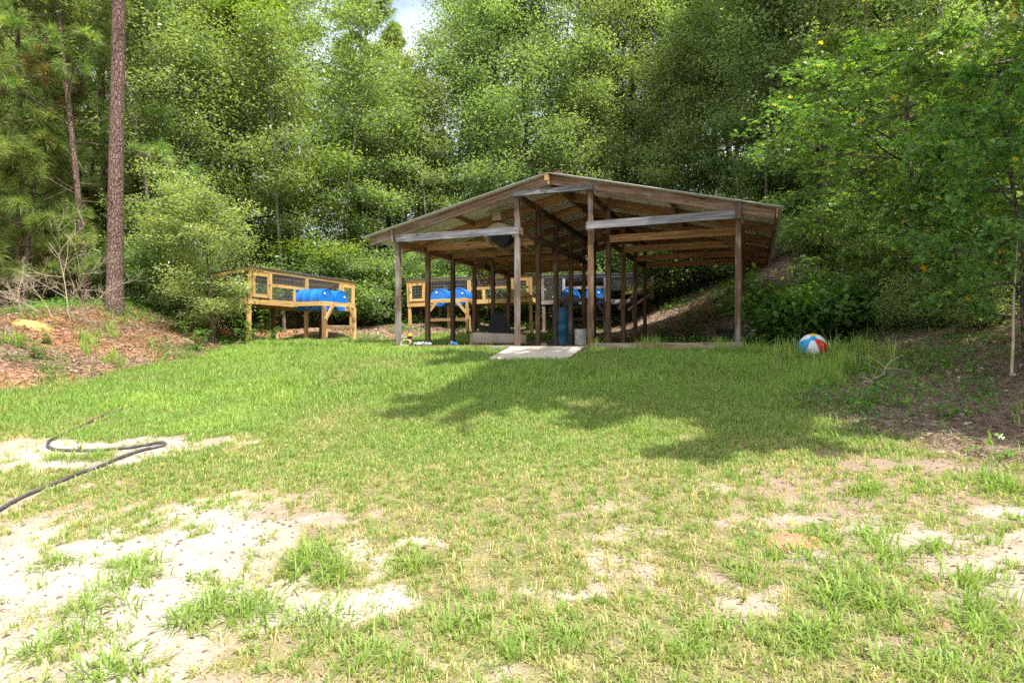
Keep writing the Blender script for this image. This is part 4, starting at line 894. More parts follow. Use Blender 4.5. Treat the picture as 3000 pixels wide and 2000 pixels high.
def broadleaf(seed, Ht, Rd, low, nl=34, per=70, leaf=.115, sig=(.34, .34, .15), r0=.13, lf='leaf', tint=.45, wr=.45, prof=None, nt=5, bk='bark'):
    rng = np.random.default_rng(seed); tk = NB(); cr_ = NB()
    T = wander(rng, (0, 0, -.4), (0, 0, 1), Ht * .95 + .4, 12, .05, .06); r = np.interp(np.linspace(0, 1, 13), [0, .08, 1], [r0 * 1.25, r0, .015])
    V, Fq = tube(T, r, 9); tk.add(V, Fq)
    CC = []
    for i in range(nl):
        t = (i + .5) / nl; h = low + (Ht * .93 - low) * t; p = sample(T, min(.999, (h + .4) / (Ht * .95 + .4)))
        az = i * 2.4 + rng.normal(0, .4); pr = (sin(pi * (.14 + .78 * t)) ** .75) if prof is None else prof(t)
        Ln = Rd * pr * rng.uniform(.7, 1.15); el = .15 + .75 * t + rng.normal(0, .15)
        B = wander(rng, p, (cos(az) * cos(el), sin(az) * cos(el), sin(el)), Ln, 6, .13, .03)
        rb = r0 * .34 * (1 - t * .6); V, Fq = tube(B, np.linspace(rb, .006, 7), 5); tk.add(V, Fq)
        for f in (.45, .62, .78, .9, 1.0): CC.append(sample(B, f) + rng.normal(0, .1, 3))
        for k in range(nt):
            f = rng.uniform(.25, .95); q = sample(B, f); a2 = az + rng.choice([-1, 1]) * rng.uniform(.4, 1.3)
            Tw = wander(rng, q, (cos(a2), sin(a2), rng.uniform(-.15, .5)), Ln * rng.uniform(.22, .45), 3, .2)
            V, Fq = tube(Tw, np.linspace(rb * .4, .004, 4), 4); tk.add(V, Fq); CC.append(sample(Tw, .6)); CC.append(Tw[-1])
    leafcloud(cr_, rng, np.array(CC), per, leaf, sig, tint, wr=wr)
    return tk.mesh('trunk', M[bk]), cr_.mesh('crown', M[lf])
def shrub(seed, Ht, Rd, nst=9, per=90, leaf=.082, sig=(.18, .18, .08), lf='leaf_dk', tint=.45, wr=.5, sr=.012):
    rng = np.random.default_rng(seed); tk = NB(); cr_ = NB(); CC = []
    for i in range(nst):
        az = i * 2.4 + rng.normal(0, .3); el = rng.uniform(.6, 1.4); Ln = Ht * rng.uniform(.7, 1.1)
        B = wander(rng, (rng.normal(0, .06), rng.normal(0, .06), -.1), (cos(az) * cos(el) * Rd / Ht * 1.4, sin(az) * cos(el) * Rd / Ht * 1.4, sin(el)), Ln, 6, .12, .02)
        V, Fq = tube(B, np.linspace(sr, .003, 7), 5); tk.add(V, Fq)
        for f in (.4, .55, .7, .85, 1): CC.append(sample(B, f))
        for k in range(5):
            q = sample(B, rng.uniform(.3, .95)); a2 = rng.uniform(0, 2 * pi); Tw = wander(rng, q, (cos(a2), sin(a2), rng.uniform(-.1, .5)), Rd * rng.uniform(.3, .6), 3, .2)
            V, Fq = tube(Tw, np.linspace(sr * .4, .002, 4), 4); tk.add(V, Fq); CC.append(Tw[-1]); CC.append(sample(Tw, .55))
    leafcloud(cr_, rng, np.array(CC), per, leaf, sig, tint, wr=wr)
    return tk.mesh('stems', M['bark']), cr_.mesh('foliage', M[lf])
def tufts(nb, rng, C, D, n, ln, wd=.005, brown=.06):
    m = len(C); C2 = np.repeat(C, n, 0); D2 = np.repeat(unit(D), n, 0)
    d = unit(rng.normal(0, .62, (m * n, 3)) + D2 * .9); s = unit(np.cross(d, rng.normal(0, 1, (m * n, 3))))
    l = (ln * rng.uniform(.75, 1.15, m * n))[:, None]; st = C2 - D2 * rng.uniform(0, .12, (m * n, 1))
    md = st + d * l * .55; tp = st + d * l + np.array((0, 0, -1.)) * l * rng.uniform(.05, .3, (m * n, 1))
    V = np.stack([st - s * wd * .4, st + s * wd * .4, md + s * wd * .5, tp, md - s * wd * .5], 1).reshape(-1, 3)
    tt = np.where(np.repeat(rng.random(m), n) < brown, rng.uniform(0, .14, m * n), np.clip(np.repeat(rng.normal(.6, .15, m), n) + rng.normal(0, .12, m * n), .22, 1))
    nb.add(V, np.arange(m * n)[:, None] * 5 + np.array([[0, 1, 2, 3, 4]]), np.repeat(tt, 5))
def pine(seed, Ht, r0, low, nb_=40, Rd=2.4, ntf=5, nn=46, ln=.26, lean=(0, 0), stubs=8, brown=.06, wd=.006, wob=.025):
    rng = np.random.default_rng(seed); tk = NB(); cr_ = NB()
    T = wander(rng, (0, 0, -.5), (lean[0], lean[1], 1), Ht + .5, 16, wob, .01); r = np.interp(np.linspace(0, 1, 17), [0, .04, .1, 1], [r0 * 1.35, r0 * 1.08, r0, r0 * .28])
    V, Fq = tube(T, r, 14); tk.add(V, Fq)
    for k in range(stubs):
        h = rng.uniform(1.2, low); p = sample(T, (h + .5) / (Ht + .5)); az = rng.uniform(0, 2 * pi)
        B = wander(rng, p, (cos(az), sin(az), rng.uniform(-.1, .3)), rng.uniform(.3, 1.6), 5, .14); V, Fq = tube(B, np.linspace(.018, .004, 6), 5); tk.add(V, Fq)
    C = []; D = []
    for i in range(nb_):
        t = (i + .5) / nb_; h = low + (Ht - low) * t; p = sample(T, min(.999, (h + .5) / (Ht + .5))); az = i * 2.4 + rng.normal(0, .4)
        Ln = Rd * (1.05 - .75 * t) * rng.uniform(.6, 1.15); B = wander(rng, p, (cos(az), sin(az), rng.uniform(-.1, .25) + .5 * t), Ln, 7, .16, .05)
        V, Fq = tube(B, np.linspace(max(.012, r0 * .2), .006, 8), 5); tk.add(V, Fq)
        C.append(B[-1]); D.append(B[-1] - B[-2])
        for k in range(ntf):
            q = sample(B, rng.uniform(.3, .97)); a2 = az + rng.choice([-1, 1]) * rng.uniform(.3, 1.2); Tw = wander(rng, q, (cos(a2), sin(a2), rng.uniform(-.05, .7)), Ln * rng.uniform(.12, .3), 3, .2, .08)
            V, Fq = tube(Tw, np.linspace(.008, .005, 4), 4); tk.add(V, Fq); C.append(Tw[-1]); D.append(Tw[-1] - Tw[-2])
    tufts(cr_, rng, np.array(C), np.array(D), nn, ln, wd, brown)
    return tk.mesh('trunk', M['pinebark'], True), cr_.mesh('crown', M['needle'])
LOBE = np.array([(0, 0), (.03, .10), (.16, .18), (.20, .30), (.07, .30), (.09, .42), (.30, .58), (.26, .68), (.08, .58), (.09, .72), (.17, .90), (.06, .88), (0, 1.05),
                 (-.06, .88), (-.17, .90), (-.09, .72), (-.08, .58), (-.26, .68), (-.30, .58), (-.09, .42), (-.07, .30), (-.20, .30), (-.16, .18), (-.03, .10)])
def lobed(nb, rng, C, D, leaf, tint):
    m = len(C); D = unit(D); Nn = unit(rng.normal(0, .5, (m, 3)) + np.array((0, -.25, .9))); S = unit(np.cross(D, Nn)); U = np.cross(S, D); l = (leaf * rng.uniform(.6, 1.25, m))[:, None, None]
    L2 = LOBE[None]
    V = C[:, None] + l * (S[:, None] * L2[..., :1] * 1.15 + D[:, None] * L2[..., 1:2] + U[:, None] * (np.abs(L2[..., :1]) * .35 - L2[..., 1:2] ** 2 * .18))
    k = len(LOBE); h = k // 2
    # two halves along the midrib: quads between mirrored points keep it light
    Fs = []
    for i in range(0, h):
        a, b_ = i, i + 1; c = (k - i - 1) % k; d = (k - i) % k
        Fs.append((a, b_, c if c != b_ else b_, d))
    base = np.arange(m)[:, None] * k
    quad = np.array([f for f in Fs if len(set(f)) == 4]); tri = np.array([tuple(dict.fromkeys(f)) for f in Fs if len(set(f)) == 3])
    nb.add(V.reshape(-1, 3), (base[:, :, None] + quad[None]).reshape(-1, 4), np.repeat(tint, k))
    nb.F.setdefault(3, []).append((base[:, :, None] + tri[None]).reshape(-1, 3) + (nb.n - m * k))
def lobed_oak(seed, Ht, Rd, low, nl=30, per=7, leaf=.13, r0=.10, bias=None, nt=7, lean=(0, 0)):
    rng = np.random.default_rng(seed); tk = NB(); cr_ = NB(); C = []; D = []
    T = wander(rng, (0, 0, -.4), (lean[0], lean[1], 1), Ht * .95 + .4, 12, .06, .04); V, Fq = tube(T, np.interp(np.linspace(0, 1, 13), [0, .08, 1], [r0 * 1.3, r0, .02]), 10); tk.add(V, Fq)
    for i in range(nl):
        t = (i + .5) / nl; h = low + (Ht * .93 - low) * t; p = sample(T, min(.999, (h + .4) / (Ht * .95 + .4))); az = i * 2.4 + rng.normal(0, .4)
        dx, dy = cos(az), sin(az)
        Ln = Rd * (sin(pi * (.2 + .72 * t)) ** .7) * rng.uniform(.7, 1.15)
        if bias: q = dx * bias[0] + dy * bias[1]; Ln *= (1 + .55 * q)
        B = wander(rng, p, (dx, dy, rng.uniform(-.05, .5)), Ln, 7, .15, .01); rb = r0 * .35
        V, Fq = tube(B, np.linspace(rb, .006, 8), 6); tk.add(V, Fq); Tws = [B]
        for k in range(nt):
            q = sample(B, rng.uniform(.25, .98)); a2 = az + rng.choice([-1, 1]) * rng.uniform(.3, 1.4); Tw = wander(rng, q, (cos(a2), sin(a2), rng.uniform(-.2, .45)), Ln * rng.uniform(.18, .42), 4, .2)
            V, Fq = tube(Tw, np.linspace(rb * .35, .003, 5), 4); tk.add(V, Fq); Tws.append(Tw)
        for Tw in Tws:
            for f in ((.3, .45, .6, .75, .88, 1) if Tw is not B else (.5, .65, .8, .92, 1)):
                q = sample(Tw, f)
                for _ in range(per): C.append(q + rng.normal(0, .07, 3)); D.append(rng.normal(0, 1, 3) * (1, 1, .6) + (0, 0, -.15))
    m = len(C); tt = rng.beta(2.2, 2.6, m); tt = np.where(rng.random(m) < .018, rng.uniform(.93, 1, m), tt * .9)
    lobed(cr_, rng, np.array(C), np.array(D), leaf, tt)
    return tk.mesh('trunk', M['bark']), cr_.mesh('crown', M['lobed'])
def herb(seed, Ht, ns=5, leaf=.11, nl=10, wr=.55, lf='herb', spread=.25):
    rng = np.random.default_rng(seed); tk = NB(); cr_ = NB()
    for i in range(ns):
        az = rng.uniform(0, 2 * pi); B = wander(rng, (rng.normal(0, .05), rng.normal(0, .05), -.05), (cos(az) * spread, sin(az) * spread, 1), Ht * rng.uniform(.6, 1.1), 7, .1)
        V, Fq = tube(B, np.linspace(.009, .003, 8), 5); tk.add(V, Fq)
        C = []; D = []
        for k in range(nl):
            q = sample(B, .25 + .75 * k / (nl - 1)); a = k * 2.4 + rng.normal(0, .3); d = np.array((cos(a), sin(a), rng.uniform(-.35, .45))); C.append(q + d * leaf * .55); D.append(d)
            C.append(q - d * np.array((1, 1, -.6)) * leaf * .5); D.append(-d * np.array((1, 1, -1)))
        C = np.array(C); D = np.array(D); m = len(C)
        V, Fq = leaves(C, D, unit(rng.normal(0, .3, (m, 3)) + np.array((0, 0, 1))), leaf * rng.uniform(.7, 1.25, m), wr, .08); cr_.add(V, Fq, np.repeat(np.clip(rng.normal(.5, .2, m), 0, 1), 4))
    return tk.mesh('stems', M['stem']), cr_.mesh('foliage', M[lf])

def plant(name, cat, pair, x, y, s, rz, label, group=None, dz=0, sz=None, parts=('trunk', 'crown')):
    t = empty(name, (x, y, H(x, y) + dz), rz, label, cat, group); t.scale = (s, s, sz or s)
    link(parts[0], pair[0], t); link(parts[1], pair[1], t); return t
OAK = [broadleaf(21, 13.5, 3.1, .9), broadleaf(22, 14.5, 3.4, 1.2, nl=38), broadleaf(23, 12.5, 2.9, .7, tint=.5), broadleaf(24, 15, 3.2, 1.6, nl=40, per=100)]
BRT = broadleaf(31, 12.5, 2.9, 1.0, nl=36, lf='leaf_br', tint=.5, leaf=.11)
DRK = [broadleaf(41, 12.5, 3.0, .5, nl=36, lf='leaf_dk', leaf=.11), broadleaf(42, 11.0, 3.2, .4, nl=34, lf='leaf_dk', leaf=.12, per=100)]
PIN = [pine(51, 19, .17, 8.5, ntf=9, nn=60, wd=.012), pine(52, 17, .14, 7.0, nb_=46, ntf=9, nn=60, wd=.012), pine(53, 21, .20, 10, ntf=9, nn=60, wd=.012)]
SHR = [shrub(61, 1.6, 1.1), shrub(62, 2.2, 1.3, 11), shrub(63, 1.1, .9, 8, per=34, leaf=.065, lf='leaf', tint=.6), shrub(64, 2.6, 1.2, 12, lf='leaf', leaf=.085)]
def tr(name, pair, px, Yd, s, rz, label, group=None, sz=None): return plant(name, 'tree', pair, at(px, Yd), Yd, s, rz, label, group, 0, sz)
G1 = 'broadleaf trees along the edge of the clearing'
tr('oak_tree', OAK[2], 430, 19.5, 1.0, .3, 'leafy green oak just right of the big pine trunk', G1)
tr('oak_tree', OAK[0], 560, 21.0, 1.02, 1.9, 'leafy oak whose crown rises behind the near end of the left kennel', G1)
tr('oak_tree', OAK[1], 700, 21.5, .98, 3.3, 'broad oak directly above the left kennel roof', G1)
tr('sweetgum_tree', BRT, 885, 21.3, 1.08, .6, 'bright yellow green tree with sunlit top left of the sky gap', G1)
tr('oak_tree', OAK[2], 1030, 24.5, .86, 4.5, 'shorter oak below the left part of the sky gap', G1)
tr('oak_tree', OAK[0], 1185, 25.5, .78, 2.4, 'lowest oak standing directly under the gap of open sky', G1)
tr('oak_tree', OAK[3], 1385, 25.0, 1.03, .9, 'tall airy oak forming the right edge of the sky gap', G1)
tr('oak_tree', OAK[1], 1530, 24.0, 1.08, 5.2, 'tall oak rising behind the peak of the shed roof', G1)
tr('oak_tree', OAK[0], 1680, 25.5, 1.08, 3.9, 'tall oak above the ridge just right of the roof peak', G1)
tr('oak_tree', OAK[3], 1830, 24.5, 1.0, 2.0, 'tall oak behind the middle of the right roof slope', G1)
tr('oak_tree', OAK[1], 1985, 26.0, .93, 1.1, 'pale green oak below the small sky gap on the right', G1)
tr('oak_tree', OAK[2], 2090, 22.5, 1.0, 5.5, 'slender oak with forked trunk behind the right eave', G1)
tr('dark_oak', DRK[0], 2250, 21.0, 1.1, .2, 'shaded oak just beyond the right end of the shed roof', G1)
tr('dark_oak', DRK[1], 2400, 18.5, 1.15, 2.2, 'shaded oak rising up the bank right of the shed', G1)
tr('dark_oak', DRK[0], 2560, 20.5, 1.1, 3.6, 'dark leafy tree in front of the pair of slim pine trunks', G1)
tr('dark_oak', DRK[1], 2760, 19.5, 1.15, 5.0, 'dark leafy tree behind the thick pine trunk on the right', G1)
tr('dark_oak', DRK[0], 3030, 17.0, 1.1, 1.0, 'dark leafy tree cut by the right edge behind the lobed leaves', G1)
# left side behind the pines
tr('oak_tree', OAK[1], 300, 23.5, .9, .7, 'oak seen between the leaning pine and the big pine trunk', G1)
tr('oak_tree', OAK[0], 110, 24.0, .75, 2.8, 'oak low behind the young pines at the left edge', G1)
tr('oak_tree', OAK[2], -60, 21.0, .8, 4.0, 'oak cut by the left edge behind the young pine', G1)
gapp = pine(59, 12.6, .13, 6.0, nb_=44, Rd=2.6, ntf=10, nn=64, ln=.36, stubs=2, brown=.07, wd=.013)
G2 = 'tall pines standing among the broadleaf trees'
big = pine(55, 20, .158, 7.6, nb_=34, Rd=3.2, stubs=3, wob=.003, nn=60, ln=.3)
pl = plant('pine_tree', 'tree', big, at(337, 13.6), 13.6, 1.0, 0.5, 'big straight pine with scaly reddish trunk at the left of the clearing', G2)
lean = pine(56, 13.5, .075, 4.0, nb_=44, Rd=2.6, ntf=8, nn=70, ln=.30, lean=(-.17, .05), stubs=6, brown=.10, wob=.012, wd=.008)
plant('pine_tree', 'tree', lean, at(272, 15.0), 15.0, 1.0, 0, 'thin leaning pine left of the big pine with drooping needle tufts', G2)
young = pine(57, 3.9, .05, .5, nb_=34, Rd=1.6, ntf=9, nn=90, wd=.008, ln=.28, stubs=0, brown=.02, wob=.03)
plant('young_pine', 'tree', young, at(70, 15.5), 15.5, 1.15, 0, 'bushy young pine low at the left edge behind the bare shrub', G2)
plant('young_pine', 'tree', young, at(215, 17.5), 17.5, .9, 2.0, 'smaller young pine between the bare shrub and the leaning pine', G2)
leftp = pine(58, 12.5, .09, 3.2, nb_=50, Rd=2.6, ntf=9, nn=75, ln=.32, lean=(.03, 0), stubs=4, brown=.08, wob=.02, wd=.009)
plant('pine_tree', 'tree', leftp, at(55, 17.0), 17.0, 1.0, 1.0, 'thin pine at the upper left with long dense needles', G2)
plant('pine_tree', 'tree', leftp, at(-70, 14.5), 14.5, 1.0, 3.0, 'pine cut by the left edge with branches reaching in', G2)
for px, Yd, s, k, lb in [(300, 20, .95, 1, 'pine trunk close behind the big pine on its left side'), (472, 25, 1.0, 0, 'dark pine trunk showing through leaves right of the big pine'), (180, 30, .9, 1, 'slim far pine trunk at left, nearer to the leaning pine'), (75, 31, .9, 0, 'slim far pine trunk at the far left edge'),
                         (620, 30, 1.0, 1, 'pine trunk glimpsed behind the oaks above the left kennel'), (1142, 27.5, .97, 3, 'pine with tufted crown in the middle of the sky gap'), (1248, 28.5, .86, 3, 'small pine crown right of the tufted pine in the sky gap'), (1035, 26.5, 1.1, 3, 'tall pine with brownish needles left of the sky gap'),
                         (1420, 33, 1.0, 0, 'pine hidden behind the tall airy oak'), (1760, 35, 1.0, 1, 'pine far behind the right half of the shed roof'), (2130, 26.5, 1.12, 3, 'pine with light green needles right of the small sky gap'), (2080, 38, .9, 0, 'far pine beside the light needled pine on the right'),
                         (2530, 17.5, 1.0, 1, 'left of two slim pine trunks at the upper right'), (2588, 18.2, 1.0, 1, 'right of two slim pine trunks at the upper right'), (2830, 14.2, 1.08, 2, 'thick dark pine trunk near the upper right corner'), (2735, 19.5, 1.0, 0, 'pine trunk between the slim pair and the thick pine')]:
    plant('pine_tree', 'tree', (PIN + [gapp])[k], at(px, Yd), Yd, s, px * .37 % 6.28, lb, G2)
# second rank of trees: nothing in the photograph tells them apart
rg2 = np.random.default_rng(77); G3 = 'second rank of trees filling the wood behind the first'
for k in range(26):
    px = -500 + k * 155 + rg2.normal(0, 30); Yd = rg2.uniform(27, 32); x = at(px, Yd)
    s = rg2.uniform(.95, 1.15)
    if 1040 < px < 1320: s = .66
    if 1930 < px < 2060: s = .85
    plant('woodland_tree', 'tree', OAK[k % 4] if px < 2200 else DRK[k % 2], x, Yd, s, rg2.uniform(0, 6.28), 'green woodland tree deep in the wood behind the front rank of trees', G3)
# oaks with big lobed leaves on the right
LO = lobed_oak(71, 7.8, 2.7, 1.2, nl=40, per=5, nt=8, r0=.07); LO2 = lobed_oak(72, 6.5, 2.3, .8, nl=36, per=5, nt=9, r0=.07)
G4 = 'lobed leaf oaks on the right bank'
plant('turkey_oak', 'tree', LO, at(2700, 10.9), 10.9, 1.0, .4, 'oak with large lobed leaves hanging over the bank right of the ball', G4, sz=.66)
plant('turkey_oak', 'tree', LO2, at(3060, 7.6), 7.6, 1.0, 1.9, 'nearest oak with pointed lobed leaves at the right edge', G4)
plant('turkey_oak', 'tree', LO, at(2480, 14.4), 14.4, .8, 3.1, 'lobed leaf oak farther back over the right bank', G4)
shade = lobed_oak(73, 11.5, 3.0, 7.4, nl=52, per=15, leaf=.23, r0=.2, nt=10, bias=(-.4, 0))
plant('turkey_oak', 'tree', shade, 6.7, 3.5, 1.0, 0, 'tallest oak, mostly above the right edge, shading the lawn', G4)
plant('turkey_oak', 'tree', shade, 7.0, 3.9, .52, 1.2, 'oak standing beyond the right edge that shades the straw bank', G4)
SML = broadleaf(95, 3.3, 1.25, .55, nl=24, per=40, leaf=.072, sig=(.17, .17, .06), r0=.03, tint=.6, nt=5)
plant('small_oak', 'tree', SML, at(520, 15.6), 15.6, 1.1, 2.4, 'small leafy tree at the wood edge left of the one over the kennel', G1)
plant('small_oak', 'tree', SML, at(625, 14.1), 14.1, 1.0, .4, 'small sunlit tree whose leaves overhang the near end of the left kennel', G1)
SLE = [broadleaf(96, 11.5, 1.5, 4.2, nl=20, per=46, r0=.06, nt=4, bk='palebark'), broadleaf(97, 9.5, 1.7, 3.4, nl=18, per=46, r0=.05, nt=4, bk='palebark')]
G7 = 'slender trees with thin pale trunks at the wood edge'
for k, (px, Yd, lb) in enumerate([(470, 17.6, 'slender tree just right of the big pine trunk'), (600, 18.2, 'slender tree behind the small sunlit tree'), (672, 19.0, 'slender tree above the near half of the left kennel'), (835, 19.6, 'slender forked tree above the drums of the left kennel'), (940, 20.8, 'slender tree above the far end of the left kennel'),
                                    (1090, 21.8, 'slender tree just left of the shed eave'), (1290, 22.6, 'slender tree above the left roof slope'), (1475, 22.8, 'slender tree just left of the roof peak'), (1770, 22.6, 'slender tree right of the roof peak'), (1905, 21.8, 'slender tree above the middle of the right roof slope'),
                                    (2165, 20.0, 'slender trunk rising right behind the right corner of the roof'), (2245, 19.2, 'slender tree just outside the right eave'), (2385, 17.0, 'slender tree on the slope above the leafy bush'), (2660, 13.6, 'slender tree on the right bank left of the thick pine')]):
    plant('slender_tree', 'tree', SLE[k % 2], at(px, Yd), Yd, 1, px % 6, lb, G7)
plant('turkey_oak', 'tree', LO2, at(2890, 9.3), 9.3, .62, 4.2, 'small lobed leaf oak on the bank left of the nearest one', G4)
plant('turkey_oak', 'tree', LO2, at(3010, 6.4), 6.4, .50, .2, 'lowest lobed leaf oak hanging in from the right edge near the bare stem', G4)
for px, Yd, s_, k, lb in [(2440, 15.2, .9, 3, 'light green shrub on the slope behind the leafy bush'), (2550, 13.2, .75, 3, 'light green shrub on the slope right of the leafy bush'), (2640, 11.6, .75, 3, 'light green shrub low on the slope under the lobed oak'), (2790, 10.4, .6, 3, 'light green shrub in the middle of the right bank'), (2720, 9.6, .9, 2, 'low airy shrub on the bank beside the bent branch'), (2360, 17.5, .8, 0, 'dark shrub on the slope just right of the eave')]:
    plant('shrub', 'shrub', SHR[k], at(px, Yd), Yd, s_, px % 6, lb, 'shrubs along the edge of the wood', parts=('stems', 'foliage'))
# undergrowth between the rear trees, one mass
nb = NB(); rf = np.random.default_rng(15); n = 120000; x = rf.uniform(-32, 32, n); y = rf.uniform(23.5, 34, n); z = rf.random(n) ** 1.1 * (1.2 + 3.2 * fbm(x, y, .5, 3, 4.)); k = fbm(x, z * 2 + y, .8, 3, 1.) > .42
x, y, z = x[k], y[k], z[k]; m = len(x)
V, Fq = leaves(np.stack([x, y, z + Hraw(x, y)], 1), rf.normal(0, 1, (m, 3)), unit(rf.normal(0, .6, (m, 3)) + (0, 0, .8)), rf.uniform(.1, .22, m), .6); nb.add(V, Fq, np.repeat(np.clip(rf.normal(.4, .2, m), 0, 1), 4))
tag(link('undergrowth', nb.mesh('undergrowth', M['leaf_dk'])), 'green undergrowth covering the floor of the wood behind the kennels', 'undergrowth', None, 'stuff')
# far wood, one mass
nb = NB(); rf = np.random.default_rng(5); n = 150000; x = rf.uniform(-60, 60, n); y = rf.uniform(36, 52, n); hx = 9 + 5 * fbm(x, y, .13, 3, 9.) + 3 * fbm(x, y, .5, 2)
hx = hx * np.where(np.abs(x / y - (1190 - 1500) / F) < .09, .72, 1)
z = rf.random(n) ** .8 * hx; cl = fbm(x * 1.0, z * 1.3 + y, .6, 3, 1.)
k = cl > .44; x, y, z, cl = x[k], y[k], z[k], cl[k]; m = len(x)
V, Fq = leaves(np.stack([x, y, z + Hraw(x, y)], 1), rf.normal(0, 1, (m, 3)), unit(rf.normal(0, .6, (m, 3)) + (0, 0, .8)), rf.uniform(.22, .5, m), .6); nb.add(V, Fq, np.repeat(np.clip(.35 + (cl - .5) + rf.normal(0, .15, m), 0, 1), 4))
tag(link('distant_woods', nb.mesh('distant_woods', M['leaf'])), 'distant wood closing the view behind all the trees', 'woods', None, 'stuff')
# shrubs
G5 = 'shrubs along the edge of the wood'
sh = [(545, 15.2, .62, 1, 'bush left of the kennel bush at the wood edge'), (470, 16.0, 1.0, 1, 'dark bush right of the big pine base'), (400, 17.0, 1.2, 0, 'low dark shrub close behind the big pine base'),
      (700, 17.5, 1.0, 1, 'dark shrub under the left kennel near its near legs'), (900, 21.0, 1.3, 1, 'dark shrub behind the left kennel legs'), (1060, 20.5, 1.2, 0, 'shrub between the left kennel and the shed'), (1120, 21.5, 1.2, 3, 'taller shrub just left of the shed in the background'), (1000, 22, 1.4, 1, 'shrub behind the far end of the left kennel'),
      (1230, 23, 1.3, 1, 'shrub behind the left end of the yellow kennel'), (1390, 23, 1.3, 3, 'shrub behind the middle of the yellow kennel'), (1560, 23, 1.3, 1, 'shrub behind the gap between the two far kennels'), (1700, 22.5, 1.4, 1, 'shrub behind the old grey kennel drums'), (1860, 22.5, 1.5, 1, 'shrub behind the right end of the old kennel'),
      (1960, 19.8, 1.15, 1, 'dark green bush seen through the right bay, left one'), (2050, 19.0, 1.1, 3, 'dark green bush seen through the right bay, middle one'), (2120, 19.5, 1.2, 1, 'dark green bush seen beside the right corner post'), (2200, 21.5, .8, 0, 'low bush on the bank just right of the right corner post'),
      (2330, 20.5, 1.1, 1, 'dark bush up the bank right of the shed eave'), (2450, 18.5, 1.1, 0, 'dark bush above the leafy vegetable bush'), (2600, 15.5, 1.1, 1, 'bush high on the bank under the lobed oak'), (2690, 13.0, .8, 2, 'shrub on the bank above the pine straw'), (2870, 11.5, .8, 3, 'shrub near the right edge at mid height'), (2985, 9.5, .6, 3, 'shrub at the right edge above the bare thin stem'),
      (2640, 10.2, .62, 2, 'small pale leaved shrub right of the ball on the bank'), (2760, 9.2, .62, 2, 'small shrub on the bank under the nearest lobed oak'), (2880, 8.4, .6, 2, 'low shrub near the right edge above the litter'), (20, 18.0, 1.3, 1, 'dark bush at the left edge behind the young pine'), (150, 19.0, 1.2, 3, 'bush behind the bare shrub'), (270, 18.5, 1.0, 0, 'bush at the foot of the leaning pine'),
      (2170, 16.0, .6, 2, 'small sunlit shrub on the bank behind the bin')]
for px, Yd, s, k, lb in sh: plant('shrub', 'shrub', SHR[k], at(px, Yd), Yd, s, px * .7 % 6.28, lb, G5, parts=('stems', 'foliage'))
veg = shrub(81, 1.35, 1.0, 12, per=42, leaf=.125, sig=(.16, .16, .11), lf='herb', tint=.42, wr=.6)
plant('leafy_bush', 'shrub', veg, at(2330, 10.9), 10.9, .98, 0, 'large bright green leafy bush right beside the right corner post', None, parts=('stems', 'foliage'))
plant('leafy_bush', 'shrub', veg, at(2430, 11.6), 11.6, .9, 2.1, 'second leafy bush behind the ball, farther from the shed', None, parts=('stems', 'foliage'))
HB = [herb(91, .75, 6), herb(92, .5, 4, .09), herb(93, .35, 4, .07, 8)]
G6 = 'young leafy plants on the banks'
for px, Yd, s, k, lb in [(570, 12.8, .95, 0, 'leafy sapling with big leaves on the bank left of the kennel'), (735, 14.2, 1.3, 0, 'tall leafy plant at the near leg of the left kennel'), (790, 14.6, 1.1, 1, 'yellow green plant below the left kennel'), (870, 16.5, 1.0, 1, 'small plant under the middle of the left kennel'),
                         (845, 15.0, .8, 2, 'tiny plant in front of the left kennel'), (105, 10.4, .8, 1, 'small bluish plant on the left bank beside the grass tuft'), (142, 11.0, .9, 2, 'small round green plant on the left bank near the orange sand'), (660, 12.0, .7, 2, 'little yellow plant in the straw left of the kennel'),
                         (2560, 6.1, .55, 1, 'oak seedling with yellow leaves in the shaded litter'), (2020, 15.6, 1.0, 1, 'lone pale seedling on the bank seen through the right bay'), (2900, 6.0, .6, 2, 'small green seedling in the litter near the right edge'), (2780, 7.2, .8, 2, 'small green plant in the shade under the bank shrubs')]:
    plant('young_plant', 'plant', HB[k], at(px, Yd), Yd, s, px % 6, lb, G6, parts=('stems', 'foliage'))
x, y = hit(2865, 1345); sd = NB(); tk = NB(); rng = np.random.default_rng(3); C = []; D = []
for i in range(3):
    B = wander(rng, (0, 0, -.03), (rng.normal(0, .6), rng.normal(0, .4), .7), .28, 5, .15); V, Fq = tube(B, np.linspace(.004, .002, 6), 5); tk.add(V, Fq)
    for f in (.4, .6, .8, 1): C.append(sample(B, f)); D.append(rng.normal(0, 1, 3) * (1, 1, .3))
lobed(sd, rng, np.array(C), np.array(D), .12, np.full(len(C), .7))
plant('oak_seedling', 'plant', (tk.mesh('stems', M['stem']), sd.mesh('foliage', M['lobed'])), x, y, 1, 0, 'small oak seedling with lobed leaves in the litter at lower right', None, parts=('stems', 'foliage'))
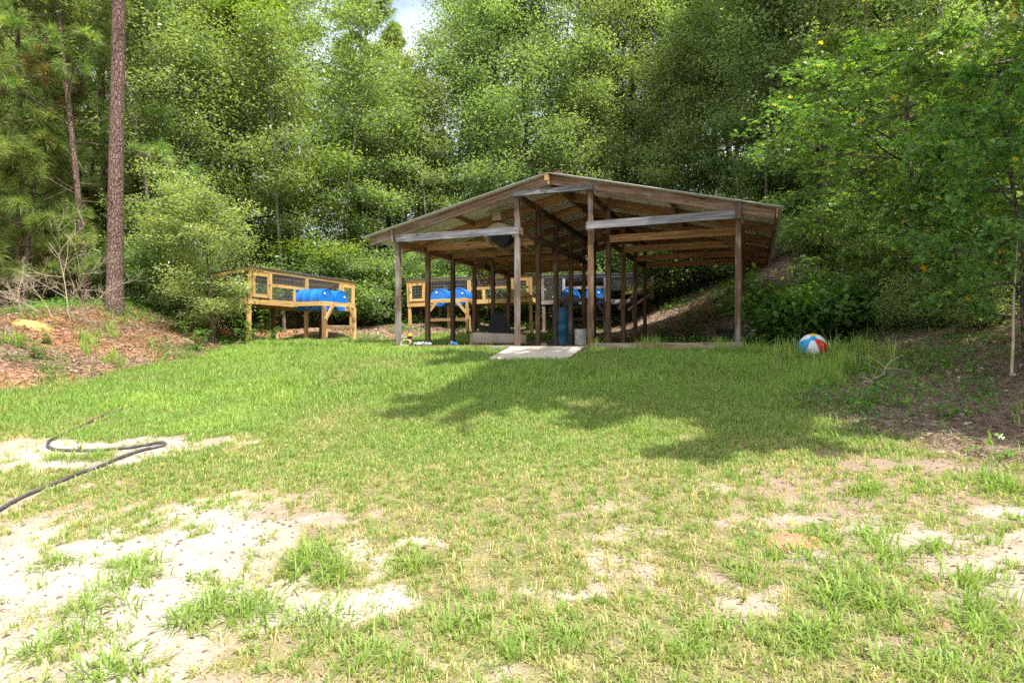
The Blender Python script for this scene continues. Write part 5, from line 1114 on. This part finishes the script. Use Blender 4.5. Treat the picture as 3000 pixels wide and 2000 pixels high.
# bare shrub on the left bank
def bare(seed, Ht, nst, spread):
    rng = np.random.default_rng(seed); tk = NB()
    def rec(p, d, L_, r, lv):
        B = wander(rng, p, d, L_, 6, .13, .02); V, Fq = tube(B, np.linspace(r, r * .45, 7), 5); tk.add(V, Fq)
        if lv <= 0: return
        for k in range(5 if lv > 1 else 4):
            q = sample(B, rng.uniform(.2, .95)); dd = unit(B[-1] - B[0]) + rng.normal(0, .75, 3) * np.array((1, 1, .55)); rec(q, unit(dd), L_ * rng.uniform(.35, .65), r * .5, lv - 1)
    for i in range(nst):
        a = rng.uniform(0, 2 * pi); e = spread if i else .05
        rec(np.array((rng.normal(0, .25) * (i > 0), rng.normal(0, .15), -.1)), unit(np.array((cos(a) * e, sin(a) * e * .6, 1))), Ht * (1 if i == 0 else rng.uniform(.45, .75)), .012 if i == 0 else .008, 3)
    return tk.mesh('branches', M['twig'])
t = empty('bare_shrub', (at(214, 12.0), 12.0, H(at(214, 12.0), 12.0)), 0, 'leafless bleached shrub with a tangle of twigs on the left bank', 'dead shrub'); link('branches', bare(7, 1.65, 6, 1.0), t)
t = empty('bare_shrub', (at(90, 12.6), 12.6, H(at(90, 12.6), 12.6)), 0, 'lower spreading leafless shrub at the far left of the bank', 'dead shrub'); link('branches', bare(8, 1.0, 4, 1.4), t)
# slim bare sapling at the right edge, fallen sticks
b = MB(); x, y = at(2962, 6.3), 6.3; g = H(x, y)
b.tube([(x, y, g - .05), (x + .02, y, g + .35), (x + .05, y + .03, g + .8), (x + .10, y + .05, g + 1.25), (x + .16, y + .1, g + 1.6)], [.014, .012, .010, .008, .004], 8)
tag(b.build('bare_sapling', M['twig'], None, smooth_=True), 'thin bare upright stem at the right edge of the picture', 'sapling')
for (a, b_, ln_, az, lb) in [(2560, 1120, .9, .5, 'bent dry branch on the bank right of the ball'), (2600, 1150, .5, 1.3, 'short forked dry stick lying below the bent branch'), (640, 1020, .7, .2, 'dry branch lying on the straw left of the kennel'), (520, 1000, .6, -.4, 'dry fallen branch on the left bank near the bushes')]:
    x, y = hit(a, b_); rng = np.random.default_rng(a); m_ = MB(); B = wander(rng, (x, y, H(x, y) + .05), (cos(az), sin(az), .12), ln_, 8, .16); m_.tube(B, np.linspace(.012, .004, 9), 6)
    for k in range(3): q = sample(B, rng.uniform(.3, .8)); T2 = wander(rng, q, (rng.normal(), rng.normal(), .4), ln_ * .35, 4, .2); m_.tube(T2, np.linspace(.006, .002, 5), 5)
    tag(m_.build('fallen_branch', M['twig'], None, smooth_=True), lb, 'branch')
